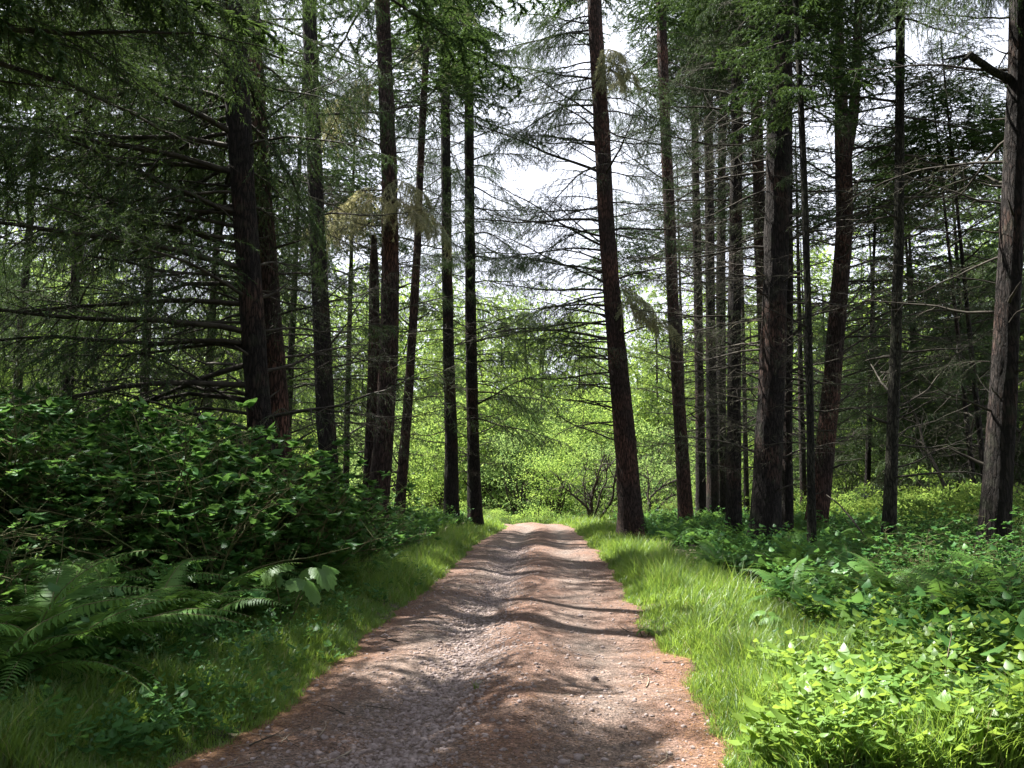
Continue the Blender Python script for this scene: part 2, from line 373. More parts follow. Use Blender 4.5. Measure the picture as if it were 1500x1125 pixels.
# loose stones on the road
ico = np.array([[0, 0, 1], [.89, 0, .45], [.28, .85, .45], [-.72, .53, .45], [-.72, -.53, .45], [.28, -.85, .45], [.72, .53, -.45], [-.28, .85, -.45], [-.89, 0, -.45], [-.28, -.85, -.45], [.72, -.53, -.45]])
icf = np.array([[0, 1, 2], [0, 2, 3], [0, 3, 4], [0, 4, 5], [0, 5, 1], [1, 6, 2], [2, 6, 7], [2, 7, 3], [3, 7, 8], [3, 8, 4], [4, 8, 9], [4, 9, 5], [5, 9, 10], [5, 10, 1], [1, 10, 6]])
n = 17000
y = 4.6 + 20 * R.random(n) ** 1.7
u = np.where(R.random(n) < .62, .36 + .075 * R.normal(size=n) + .03 * np.sin(y * .9), R.random(n))
u = np.clip(u, .01, .99)
x = xl(y) + u * (xr(y) - xl(y)); z = road_z(x, y) + .004
rs = .0045 + .017 * R.random(n) ** 4 + np.where(np.abs(u - .36) < .1, .006 * R.random(n), 0)
k = R.random(n) < .985; rs = np.where(k, rs, rs * 1.6)
jit = 1 + .35 * (R.random((n, 11, 3)) - .5) * 2
V = ico[None] * jit * rs[:, None, None] * np.stack([1 + .5 * R.random(n), .8 + .4 * R.random(n), .5 + .35 * R.random(n)], 1)[:, None]
a = R.random(n) * 6.28; ca, sa = np.cos(a)[:, None], np.sin(a)[:, None]
V = np.stack([V[..., 0] * ca - V[..., 1] * sa, V[..., 0] * sa + V[..., 1] * ca, V[..., 2]], -1) + np.stack([x, y, z + rs * .15], 1)[:, None]
Fc = (icf[None] + np.arange(n)[:, None, None] * 11).reshape(-1, 3)
ob('gravel', make_mesh('gravel', V.reshape(-1, 3), Fc, M['stone']), kind='stuff', label='loose stones lying in the wheel tracks of the dirt road', category='gravel')

# ------------------------------------------------------------------ branch prototypes (unit: metres, along +X)
def wander(p0, d0, length, n, wob, grav=0.0, up=0.0):
    P = [np.array(p0, float)]; d = unit(np.array(d0, float)); st = length / n
    for i in range(n):
        d = unit(d + R.normal(size=3) * wob + np.array([0, 0, up * (i / n) - grav]))
        P.append(P[-1] + d * st)
    return np.array(P)
def bough(L=3.0, sag=.03, rise=.06, nside=14, needles=0, lichen=0, tip_r=.0035, base_r=.029, droop=.25, nl=.05, nw=.007, fine=3, keep=1.0):
    """a limb with side twigs; material 0 wood, 1 needles, 2 lichen"""
    b = MB()
    A = wander((0, 0, 0), (1, .0, .0), L, 11, .09, sag, rise)
    rr = np.linspace(base_r, tip_r, len(A)) ** 1.0
    b.add(*tube(A, rr, 5), 0)
    segs = []
    for i in range(nside):
        t = .14 + .84 * (i + R.random() * .8) / nside
        f = t * 11; k = min(int(f), 10); p = A[k] + (A[k + 1] - A[k]) * (f - k)
        ax = unit(A[k + 1] - A[k]); sd = 1 if i % 2 else -1
        lat = np.array([-ax[1], ax[0], 0]) * sd
        l = L * (.30 * (1 - t) + .10) * (.6 + .7 * R.random()) * 1.15
        d = unit(ax * (.55 + .3 * R.random()) + lat * (.8 + .3 * R.random()) + np.array([0, 0, .25 * (R.random() - .55)]))
        B = wander(p, d, l, 5, .13, droop * .3)
        r0 = max(.0035, rr[k] * .42)
        b.add(*tube(B, np.linspace(r0, .0018, 6), 3), 0)
        segs.append((B, l))
        for j in range(fine):
            tt = .2 + .75 * (j + R.random()) / fine; f2 = tt * 5; k2 = min(int(f2), 4); q = B[k2] + (B[k2 + 1] - B[k2]) * (f2 - k2)
            bx = unit(B[k2 + 1] - B[k2]); la = unit(np.cross(bx, [0, 0, 1])) * (1 if j % 2 else -1)
            l2 = l * (.30 + .35 * R.random())
            C = wander(q, bx * .7 + la * .8 + np.array([0, 0, -.15 - droop * R.random()]), l2, 3, .16, droop * .5)
            b.add(*tube(C, np.linspace(.0028, .0013, 4), 3), 0)
            segs.append((C, l2))
    segs.append((A[5:], L * .5))
    if needles:
        tot = sum(s[1] for s in segs); PP = []; DD = []
        for B, l in segs:
            k = max(2, int(needles * l / tot)); t = R.random(k) * (len(B) - 1.001); i = t.astype(int); f = (t - i)[:, None]
            if R.random() > keep: continue
            PP.append(B[i] * (1 - f) + B[i + 1] * f); DD.append(unit(B[i + 1] - B[i]))
        P = np.vstack(PP); D0 = np.vstack(DD); n = len(P)
        D = unit(D0 * .8 + rnd_unit(n) * .75 + np.array([0, 0, -.15]))
        W = unit(np.cross(D, rnd_unit(n)))
        b.add(*batch_tri(P + R.normal(size=(n, 3)) * .006, D, W, nl * (.6 + .8 * R.random(n)), np.full(n, nw)), 1)
    if lichen:
        PP = []
        for B, l in segs:
            k = max(1, int(lichen * l / sum(s[1] for s in segs))); t = R.random(k) * (len(B) - 1.001); i = t.astype(int); f = (t - i)[:, None]
            PP.append(B[i] * (1 - f) + B[i + 1] * f)
        P = np.vstack(PP); n = len(P)
        D = unit(np.array([0, 0, -1.]) + R.normal(size=(n, 3)) * .35); W = unit(np.cross(D, rnd_unit(n)))
        b.add(*batch_tri(P, D, W, .05 + .13 * R.random(n) ** 2, np.full(n, .006)), 2)
    return b
MATS3 = [M['twig'], M['needle'], M['lichen']]
dead = [bough(3, .02, .05 + .05 * R.random(), 13, 0, 260, fine=3, droop=.12).mesh('branch', MATS3) for _ in range(6)]
bare = [bough(3, .0, .09, 9, 0, 0, fine=2, droop=.05).mesh('branch', MATS3) for _ in range(3)]
hairy = [bough(3, .04, .04, 16, 900, 500, fine=4, droop=.45, nl=.05, nw=.006).mesh('branch', MATS3) for _ in range(4)]
live = [bough(3, .05, .05, 22, 8000, 60, fine=6, droop=.5, nl=.045, nw=.0068).mesh('branch', MATS3) for _ in range(5)]
palem = [M['twig_pale'], M['needle_pale'], M['lichen']]
pale = [bough(2, .10, .0, 20, 5200, 1200, fine=6, droop=.8, nl=.07, nw=.008, base_r=.012).mesh('branch', palem) for _ in range(2)]
bleached = [bough(2, .02, .03, 5, 0, 0, fine=1, base_r=.016).mesh('branch', [M['twig_pale']] * 3) for _ in range(2)]
stub = []
for _ in range(3):
    b = MB(); b.add(*tube(wander((0, 0, 0), (1, 0, .1), .5, 4, .12), [.03, .025, .02, .014, .006], 5)); stub.append(b.mesh('branch_stub', [M['twig']]))
lo_b = [bough(3, .05, .05, 12, 2100, 0, fine=3, droop=.35, nl=.11, nw=.03).arr() for _ in range(4)]

def xf(V, az, el, roll, sc, loc):
    m = np.array((Euler((roll, -el, az)).to_matrix())); return (V * sc) @ m.T + np.array(loc)
def crown_mesh(H=14., r0=3.4, n=72, prot=lo_b, mats=None, droop=-.15):
    b = MB()
    for i in range(n):
        t = (i + R.random()) / n; z = H * t ** .9; l = r0 * (1 - t) ** .75 * (.75 + .4 * R.random()) + .25
        V, Fc, mi = prot[i % len(prot)]
        V2 = xf(V, i * 2.4 + R.normal() * .3, droop + .55 * t + R.normal() * .08, R.normal() * .2, l / 3, (0, 0, z))
        b.V.append(V2); b.F.append(Fc + b.n); b.M.append(mi); b.n += len(V)
    return b.mesh('crown', mats or MATS3)
crowns = [crown_mesh() for _ in range(2)]

# ------------------------------------------------------------------ conifer trunks
def trunk_mesh(P, rr, mat, sides=22, step=.13, flare=True, seed=0):
    P = np.asarray(P, float); L = np.concatenate([[0], np.cumsum(np.linalg.norm(np.diff(P, axis=0), axis=1))])
    n = max(8, int(L[-1] / step)); s = np.linspace(0, L[-1], n)
    C = np.stack([np.interp(s, L, P[:, i]) for i in range(3)], 1); r = np.interp(s, L, rr)
    k = np.ones(7) / 7
    for i in range(2):
        pad = np.pad(C[:, i], 3, mode='edge'); q = np.convolve(pad, k, 'valid')
        C[:, i] = q + .012 * (vnoise(s, 0, .5, seed + i) - .5)
    th = np.linspace(0, 2 * np.pi, sides, endpoint=False)
    TH, S = np.meshgrid(th, s)
    cx, sx = np.cos(TH), np.sin(TH)
    ridge = np.abs(vnoise(cx * 4.5 + S * .08, sx * 4.5 + S * .5, 1.0, seed) - .5) + .7 * np.abs(vnoise(cx * 8, sx * 8 + S * 1.6, 1, seed + 3) - .5)
    low = vnoise(cx * 1.1 + S * .3, sx * 1.1, 1, seed + 5) - .5
    knots = np.zeros_like(S)
    RR = r[:, None] * (1 + .20 * (ridge - .3) + .12 * low)
    if flare:
        fl = np.exp(-S / .35) * .32 * (1 + .5 * np.sin(TH * 5 + seed)) + .06 * np.exp(-S / 1.2); RR *= 1 + fl
    V = np.stack([C[:, 0, None] + RR * cx, C[:, 1, None] + RR * sx, C[:, 2, None] + 0 * S], -1).reshape(-1, 3)
    i = (np.arange(n - 1)[:, None] * sides); j = np.arange(sides)[None]; j2 = (j + 1) % sides
    Fc = np.stack([(i + j).ravel(), (i + j2).ravel(), (i + sides + j2).ravel(), (i + sides + j).ravel()], 1)
    return make_mesh('trunk', V, Fc, mat, None, True), C, r

TREES = []
def conifer(name, label, D, pts, mat, H, cat='tree', group=None, low=2.0, dead_to=9.0, crown_at=12.0, nb=60, kinds=(0.5, .2, .3, 0), blen=2.6, side=None,
            sides=22, stubs=14, crownr=1.0, top_bare=None, el=(.0, .45), snag=False):
    """pts: (px, py, width px) down the trunk from top to bottom"""
    Q = []; W = []
    for px, py, w in pts:
        p, t = pix(px, py, D); Q.append(p); W.append(w / F * t / 2 * .93)
    Q = Q[::-1]; W = W[::-1]                           # now bottom to top
    d = unit(Q[1] - Q[0]); zb = gz(Q[0][0], D) - .12
    if Q[0][2] > zb + .05:
        kk = (Q[0][2] - zb) / max(d[2], .3); Q.insert(0, Q[0] - d * kk); W.insert(0, W[0] * 1.06)
    if not snag and Q[-1][2] < H:
        d = unit(Q[-1] - Q[-2]); d = unit(d + np.array([0, 0, 1.5])); zt = Q[-1][2]
        Q.append(Q[-1] + d * (H - zt) * .5); W.append(W[-1] * .55); Q.append(Q[-1] + np.array([0, 0, (H - zt) * .5])); W.append(.02)
    base = Q[0].copy(); P = np.array(Q) - base
    root = ob(name, None, tuple(base)); root.empty_display_size = .3
    root['label'] = label; root['category'] = cat
    if group: root['group'] = group
    seed = len(TREES) * 7 + 1
    me, C, r = trunk_mesh(P, np.array(W), mat, sides=sides, seed=seed)
    ob('trunk', me, parent=root)
    TREES.append((name, base[0], D, label))
    Cz = C[:, 2]
    def at(z):
        return np.array([np.interp(z, Cz, C[:, 0]), np.interp(z, Cz, C[:, 1]), z]), np.interp(z, Cz, r)
    a0 = R.random() * 6.28
    for i in range(nb):
        z = low + (crown_at + .5 - low) * ((i + R.random() * .7) / nb)
        if z > Cz[-1] - .1 or (top_bare and z > top_bare): continue
        p, rr = at(z)
        az = a0 + i * 2.4 + R.normal() * .4
        if side is not None and R.random() < .6: az = side + R.normal() * .6
        if math.sin(az) < -.55 and R.random() < .8: az = -az
        v = R.random(); lf = z / max(crown_at, 1)
        if z > dead_to: me_ = live[R.integers(5)]
        else:
            acc = np.cumsum(kinds)
            me_ = dead[R.integers(6)] if v < acc[0] else bare[R.integers(3)] if v < acc[1] else hairy[R.integers(4)] if v < acc[2] else live[R.integers(5)]
        l = blen * (.45 + .75 * R.random()) * (.75 + .35 * math.sin(min(1, lf) * 2.6))
        e = el[0] + (el[1] - el[0]) * R.random()
        if z > dead_to: e -= .25
        ob('branch', me_, tuple(p + np.array([math.cos(az), math.sin(az), 0]) * rr * .6), (R.normal() * .5, -e, az), l / 3, root)
    for i in range(stubs):
        z = low * .5 + R.random() * (dead_to - low * .5)
        if z > Cz[-1]: continue
        p, rr = at(z); az = R.random() * 6.28
        ob('branch_stub', stub[R.integers(3)], tuple(p + np.array([math.cos(az), math.sin(az), 0]) * rr * .8), (R.normal(), -.1 - .3 * R.random(), az), .4 + .9 * R.random(), root)
    if not snag and crownr > 0:
        p, rr = at(crown_at)
        hh = (H - crown_at) / 14
        o = ob('crown', crowns[R.integers(2)], tuple(p), (0, 0, R.random() * 6), (crownr, crownr, hh), root); o['kind'] = 'stuff'
    return root, at

DF = 'tall dark conifers lining the road'
L1, L1at = conifer('conifer_tree', 'thickest dark conifer on the left bank, long boughs arching left over the shrubs', 14.0,
   [(336, -60, 42), (345, 100, 39), (357, 300, 37), (368, 450, 37), (378, 600, 38), (384, 660, 40)], M['bark'], 27.5, low=2.4, dead_to=6.5, crown_at=19.3, nb=122, top_bare=10.5, kinds=(.4, .12, .4, .08), blen=4.0, crownr=.9, el=(.05, .4), side=3.14)
conifer('conifer_tree', 'reddish conifer trunk close behind the thickest dark trunk on the left bank', 16.0,
   [(362, -60, 30), (372, 100, 30), (385, 300, 31), (396, 450, 32), (404, 560, 34), (408, 640, 36)], M['bark_red'], 23, low=3, dead_to=10, crown_at=17.5, nb=52, top_bare=11.5, kinds=(.5, .1, .3, .1), blen=2.8, crownr=.4)
conifer('conifer_tree', 'straight dark conifer right of the thickest left trunk, base hidden in shrubs', 20.0,
   [(452, -60, 22), (457, 150, 23), (465, 350, 25), (474, 550, 27), (482, 690, 30)], M['bark'], 23, low=2.5, dead_to=11, crown_at=18, nb=76, top_bare=13.6, kinds=(.55, .1, .25, .1), blen=2.7, crownr=.5)
L3, L3at = conifer('conifer_tree', 'brown conifer with a broken snag pressed against its left side', 22.0,
   [(558, -60, 22), (564, 100, 23), (570, 250, 25), (572, 400, 27), (570, 520, 29), (562, 650, 32), (552, 752, 36)], M['bark_red'], 25, low=2.2, dead_to=13, crown_at=15, nb=56, kinds=(.65, .2, .15, 0), blen=2.2, crownr=1.5)
conifer('broken_snag', 'broken dead conifer trunk leaning behind the brown conifer, ending in a splintered top', 22.8,
   [(548, 345, 8), (548, 400, 16), (549, 520, 20), (546, 650, 24), (543, 740, 28)], M['bark_red'], 7.5, cat='dead tree', low=1.5, dead_to=7, crown_at=7, nb=22, kinds=(.5, .5, 0, 0), blen=1.2, snag=True, stubs=10)
conifer('conifer_tree', 'thin leaning conifer with a sunlit reddish lower trunk between two pairs of dark trunks', 29.0,
   [(632, -60, 9), (620, 150, 11), (612, 350, 12), (605, 470, 14), (597, 600, 15), (588, 710, 17)], M['bark_red'], 22, low=3, dead_to=8, crown_at=15, nb=40, kinds=(.6, .25, .15, 0), blen=1.9, sides=14)
L5, L5at = conifer('conifer_tree', 'left one of the two straight trunks beside the far left verge, reddish low down', 33.0,
   [(650, -60, 14), (652, 150, 15), (654, 350, 16), (657, 500, 18), (661, 650, 20), (662, 757, 24)], M['bark'], 26, low=2.2, dead_to=10, crown_at=20, nb=78, kinds=(.45, .1, .45, 0), blen=2.8, crownr=.7)
L6, L6at = conifer('conifer_tree', 'right one of the two straight trunks beside the far left verge, nearly black', 34.0,
   [(684, -60, 13), (687, 150, 14), (688, 350, 16), (690, 500, 18), (693, 650, 19), (696, 755, 23)], M['bark'], 26, low=2.2, dead_to=9, crown_at=20, nb=70, kinds=(.4, .05, .35, .2), blen=2.8, crownr=.7)
R1, R1at = conifer('conifer_tree', 'big reddish conifer at the right verge, leaning left, where the road ends', 27.0,
   [(868, -60, 21), (873, 60, 23), (882, 200, 25), (888, 330, 26), (898, 450, 28), (909, 570, 31), (918, 670, 34), (923, 740, 37), (926, 778, 42)], M['bark_red'], 27, low=3.0, dead_to=13.5, crown_at=19.0, nb=84, kinds=(.5, .1, .4, 0), blen=3.5, side=3.14, sides=28)
conifer('conifer_tree', 'slender reddish conifer standing next right of the big leaning one', 30.0,
   [(966, -60, 15), (972, 120, 16), (980, 300, 18), (986, 450, 19), (995, 600, 20), (1004, 752, 23)], M['bark_red'], 25, low=3, dead_to=15, crown_at=19, nb=70, kinds=(.55, .15, .3, 0), blen=2.8, crownr=.7)
conifer('conifer_tree', 'thin dark conifer just right of the slender reddish one', 34.0,
   [(1012, -60, 9), (1018, 200, 11), (1022, 400, 13), (1025, 600, 14), (1027, 748, 16)], M['bark'], 22, low=2.5, dead_to=13, crown_at=19, nb=60, kinds=(.6, .2, .2, 0), blen=2.6, sides=16)
conifer('conifer_tree', 'dark conifer in the thick of the right stand, its base touching its twin', 33.0,
   [(1036, -60, 13), (1038, 200, 14), (1040, 400, 15), (1043, 600, 17), (1044, 748, 19)], M['bark'], 24, low=2.5, dead_to=13, crown_at=19, nb=60, kinds=(.55, .15, .3, 0), blen=2.6, sides=16)
conifer('conifer_tree', 'twin dark conifer close behind and right of the other in the right stand', 35.0,
   [(1060, 60, 9), (1058, 200, 12), (1056, 400, 14), (1056, 600, 16), (1057, 745, 18)], M['bark'], 21, low=2.5, dead_to=13, crown_at=18.5, nb=54, kinds=(.6, .15, .25, 0), blen=2.6, sides=16)
conifer('conifer_tree', 'straight dark conifer left of the thickest right trunk', 22.0,
   [(1080, -60, 17), (1079, 200, 18), (1077, 400, 20), (1075, 600, 21), (1075, 795, 25)], M['bark'], 24, low=1.8, dead_to=13.5, crown_at=15.5, nb=80, kinds=(.6, .15, .25, 0), blen=2.8)
R6, R6at = conifer('conifer_tree', 'thickest black conifer trunk in the right stand', 19.5,
   [(1146, -60, 36), (1142, 150, 37), (1137, 350, 38), (1131, 550, 40), (1124, 700, 42), (1120, 795, 50)], M['bark'], 27, low=2.0, dead_to=13, crown_at=15, nb=88, kinds=(.65, .2, .15, 0), blen=3.0, crownr=1.1)
conifer('conifer_tree', 'conifer half hidden left of the thickest right trunk, with one orange patch', 24.0,
   [(1104, -40, 16), (1108, 150, 18), (1114, 350, 19), (1122, 550, 20), (1134, 780, 22)], M['bark_red'], 23, low=3, dead_to=14, crown_at=16, nb=46, kinds=(.6, .2, .2, 0), blen=2.4, sides=16)
conifer('conifer_tree', 'slim dark conifer touching the right side of the thickest right trunk', 20.5,
   [(1154, 100, 13), (1155, 400, 15), (1153, 600, 16), (1153, 800, 19)], M['bark'], 18, low=2, dead_to=12, crown_at=13.5, nb=38, kinds=(.6, .2, .2, 0), blen=2.2, sides=16, crownr=.7)
conifer('conifer_tree', 'pole-thin conifer curving up just right of the thickest right trunk', 17.0,
   [(1163, -60, 9), (1170, 80, 9), (1177, 250, 10), (1184, 450, 10), (1187, 620, 11), (1190, 805, 13)], M['bark_grey'], 16, low=2, dead_to=8, crown_at=9.6, nb=26, kinds=(.6, .3, .1, 0), blen=1.5, sides=14, crownr=.6)
R8, R8at = conifer('conifer_tree', 'leaning rough-barked conifer that forks near the top, many curved dead limbs', 23.0,
   [(1226, -60, 12), (1230, 100, 16), (1236, 230, 24), (1238, 330, 25), (1230, 430, 26), (1219, 560, 28), (1206, 680, 30), (1190, 800, 36)], M['bark_red'], 20, low=2.6, dead_to=14.5, crown_at=16, nb=90, kinds=(.7, .3, 0, 0), blen=3.2, crownr=.8, side=.1, el=(.1, .7))
# second stem of the fork
root = R8
b = MB()
Pf = [pix(px, py, 23.0)[0] - np.array(root.location) for px, py in [(1240, 225), (1250, 170), (1256, 80), (1258, -40), (1257, -160)]]
b.add(*tube(Pf, [.17, .15, .13, .1, .05], 12)); ob('fork_stem', b.mesh('fork_stem', [M['bark_red']], True), parent=root)
R9, R9at = conifer('conifer_tree', 'straight slim conifer standing alone between the forked one and the rightmost thick trunk', 16.5,
   [(1319, -60, 14), (1318, 150, 14), (1316, 350, 15), (1312, 500, 17), (1307, 650, 18), (1301, 825, 22)], M['bark_grey'], 20, low=1.6, dead_to=11, crown_at=12.5, nb=40, kinds=(.6, .25, .15, 0), blen=2.6, side=.2, crownr=.8)
R10, R10at = conifer('conifer_tree', 'thick rough conifer trunk at the right edge with a snapped-off limb', 12.5,
   [(1496, -60, 29), (1491, 100, 31), (1484, 300, 34), (1476, 450, 36), (1468, 600, 38), (1459, 750, 41), (1450, 850, 50)], M['bark'], 24, low=2.5, dead_to=8.5, crown_at=11.5, nb=24, kinds=(.45, .45, .1, 0), blen=2.2, crownr=1.45, side=3.3, sides=30)
# snapped limb
p0, _ = pix(1484, 118, 12.5); p0 = p0 - np.array(R10.location)
pts = [p0, pix(1455, 105, 12.3)[0] - np.array(R10.location), pix(1420, 80, 12.0)[0] - np.array(R10.location), pix(1412, 88, 11.9)[0] - np.array(R10.location)]
b = MB(); b.add(*tube(pts, [.07, .062, .052, .03], 8)); b.add(*tube([pts[2], pix(1378, 88, 11.8)[0] - np.array(R10.location)], [.03, .01], 5))
ob('broken_limb', b.mesh('broken_limb', [M['bark_grey']], True), parent=R10)

# long arching boughs from the big left tree, and special ones
def limb(root, at, z, az, el, L, me):
    p, rr = at(z); return ob('branch', me, tuple(p), (R.normal() * .3, -el, az), L / 3, root)
for z, az, el, L in [(8.2, 3.0, .32, 6.0), (6.9, 3.3, .34, 6.2), (6.4, 2.8, .2, 5.5), (5.2, 3.5, .25, 6.5), (4.6, 3.1, .12, 5.5), (4.1, 3.6, .05, 6), (3.6, 3.0, .0, 5.5), (3.2, 3.4, .02, 6), (7.6, 3.7, .3, 6), (9.0, 3.3, .35, 6)]:
    limb(L1, L1at, z, az, el, L, hairy[R.integers(4)])
for z, az, el, L in [(12.2, 3.14, .45, 6), (9.6, 3.1, .35, 5), (8.1, 3.2, .28, 4.8), (6.5, 3.0, .33, 5.5), (5.4, 3.2, .2, 4), (4.2, 3.1, .2, 3.4), (10.5, 3.2, .3, 5.5)]:
    limb(R1, R1at, z, az, el, L, dead[R.integers(6)])
for z, az, el, L in [(4.5, .0, -.05, 4.2), (5.6, .1, .0, 4.2), (6.8, -.2, .15, 3.5), (5.0, -.3, .3, 4), (7.6, .2, .4, 4.5)]:
    limb(L6, L6at, z, az, el, L, live[R.integers(5)])
for z, az, L in [(8.9, -1.9, 3.6), (9.2, -1.3, 3.4), (9.6, -2.3, 3.8), (9.9, -.9, 3.0), (9.0, -2.7, 3.6), (10.3, -1.6, 3.4)]:  # boughs added above the frame, towards the camera, to shade bands of road
    limb(L1, L1at, z, az, .05, L, live[R.integers(5)])
for z, az, L in [(2.9, 2.9, 5), (3.9, 3.4, 5.5), (4.9, 2.7, 5.5), (5.6, 3.2, 5.5), (6.2, 3.6, 5), (7.0, 2.9, 5.5), (7.4, 3.3, 5.5), (8.0, 2.6, 5.5), (8.6, 3.5, 5)]:
    limb(L1, L1at, z, az, .15, L, live[R.integers(5)])
for i in range(15):
    limb(R1, R1at, 5.0 + 10.5 * i / 14, 3.14 + R.normal() * .45, .05 + .3 * R.random(), 3.2 + 1.6 * R.random(), live[R.integers(5)] if i % 3 else hairy[R.integers(4)])
for i in range(12):
    limb(L6, L6at, 6.0 + 11.5 * i / 11, R.normal() * .5, .1 * R.random(), 3.0 + 1.4 * R.random(), live[R.integers(5)])
for i in range(7):
    limb(R1, R1at, 9.0 + 6.5 * i / 6, R.normal() * .6, .1, 2.6 + R.random(), live[R.integers(5)])
# dry needle sprays on the middle trunks, sunlight painted in as pale colour
for (rt, at, D, lst) in ((L3, L3at, 22, [(560, 130, -1), (575, 290, 1), (548, 290, -1)]), (L5, L5at, 33, [(620, 60, -1), (660, 20, 1), (700, 110, 1)]), (R1, R1at, 27, [(905, 440, 1), (905, 100, 1)])):
    for px, py, sd in lst:
        z = pix(px, py, D)[0][2] - rt.location.z; p, rr = at(z)
        for q in range(3):
            az = (0 if sd > 0 else math.pi) + R.normal() * .5 - .6 * sd
            ob('branch', pale[R.integers(2)], tuple(p + np.array([0, 0, q * .25])), (0, -.15 + .3 * R.random(), az), .95 + .5 * R.random(), rt, label='bough of dry needles coloured pale as if sunlit')
for (rt, at, zz) in ((L5, L5at, [4.2, 5.5, 7.5]), (R1, R1at, [5.6, 6.2, 9.1]), (L3, L3at, [4.6, 5.5]), (R6, R6at, [5.5, 6.5])):
    for z in zz: 
        p, rr = at(z); az = R.random() * 6.28 if rt is not R6 else 3.4
        ob('branch', bleached[R.integers(2)], tuple(p), (0, .1 - .4 * R.random(), az), .6 + .5 * R.random(), rt, label='bleached bare branch')

# further, thinner conifers behind the stands
def plain_conifer(x, D, H, r, label, group, low=2.2, dead_to=9, nb=36, lean=0, mat=None, crown_at=None, crownr=.9, kinds=(.6, .2, .2, 0), blen=2.4, name='conifer_tree'):
    z0 = gz(x, D)
    root = ob(name, None, (x, D, z0 - .1)); root['label'] = label; root['category'] = 'tree'; root['group'] = group
    P = [(0, 0, 0), (lean * .3, 0, H * .3), (lean * .7, 0, H * .7), (lean, 0, H)]
    me, C, rr = trunk_mesh(P, [r, r * .8, r * .45, .02], mat or M['bark'], sides=12, step=.3, seed=int(abs(x * 13)) % 50)
    ob('trunk', me, parent=root)
    ca = crown_at or H * .5
    for i in range(nb):
        z = low + (ca - low) * (i + R.random()) / nb; az = i * 2.4 + R.random()
        k = R.random(); c = np.cumsum(kinds)
        me_ = live[R.integers(5)] if z > dead_to or k > c[2] else dead[R.integers(6)] if k < c[0] else bare[R.integers(3)] if k < c[1] else hairy[R.integers(4)]
        ob('branch', me_, (lean * z / H, 0, z), (R.normal() * .5, -.4 * R.random(), az), blen / 3 * (.5 + .7 * R.random()), root)
    o = ob('crown', crowns[R.integers(2)], (lean * ca / H, 0, ca), (0, 0, R.random() * 6), (crownr, crownr, (H - ca) / 14), root); o['kind'] = 'stuff'
    return root
def where(px):
    seq = [(60, 'at the left edge'), (330, 'left of the thickest left trunk'), (440, 'seen behind the two touching left trunks'), (560, 'seen between the straight left trunk and the snag'),
           (680, 'left of the far straight pair of trunks'), (870, 'in the open gap above the road end'), (960, 'seen just right of the big leaning trunk'), (1070, 'seen through the thin right trunks'),
           (1200, 'behind the thickest right trunk'), (1310, 'seen behind the forked conifer'), (1440, 'seen left of the rightmost thick trunk'), (9999, 'beyond the rightmost thick trunk')]
    for p, t in seq:
        if px < p: return t
def xat(px, D): return (px - 750) / F * D
for px, D, H, r, lean, lab in [
    (1002, 44, 20, .14, 0, 'thin conifer deep behind the slender reddish trunk'), (1090, 40, 19, .13, .3, 'thin conifer between two straight dark trunks of the right stand'),
    (1172, 36, 18, .15, .4, 'thin conifer seen between the thickest right trunk and the forked one'), (1345, 33, 17, .11, .2, 'thin conifer behind and right of the lone slim trunk'),
    (1262, 34, 17, .12, 1.4, 'thin leaning conifer behind the forked one'),
    (1440, 22, 14, .08, -.4, 'thin stem close left of the rightmost thick trunk'), (1424, 24, 14, .08, -.5, 'thinner stem beside another left of the rightmost thick trunk'),
    (508, 34, 19, .14, 0, 'thin conifer between the straight left trunk and the brown one'), (420, 30, 19, .15, .2, 'thin conifer behind the reddish trunk on the left bank'),
    (300, 27, 20, .16, .2, 'conifer behind the shrubs left of the thickest left trunk'), (210, 24, 18, .15, -.2, 'conifer half hidden by long boughs left of the thickest trunk'),
    (95, 21, 18, .15, 0, 'conifer behind the tall shrubs near the left edge'), (20, 27, 20, .16, 0, 'conifer at the far left edge behind drooping boughs'), (908, 44, 18, .1, 0, 'slim conifer seen just right of the big leaning trunk')]:
    lt = px < 750
    plain_conifer(xat(px, D), D, H, r, lab, 'thin conifers behind the front trunks', lean=lean, nb=34 if lt else 30, kinds=(.3, .1, .35, .25) if lt else (.55, .2, .2, .05), dead_to=4.5 if lt else 12, crown_at=H * (.55 if lt else .72), blen=4.0 if lt else 2.4)

# unseen trees added beside and behind the camera; crowns set to throw dappled shade
def overhang(root, at, z0, z1, n, L=5.6):
    for i in range(n):
        z = z0 + (z1 - z0) * i / n; az = math.pi + (0 if at else .3) + R.normal() * (.75 if at else .5)
        p = at(z)[0] if at else (0, 0, z)
        ob('branch', live[R.integers(5)], tuple(p), (R.normal() * .4, -.12 * R.random() - .02, az), L / 3 * (.7 + .4 * R.random()), root)

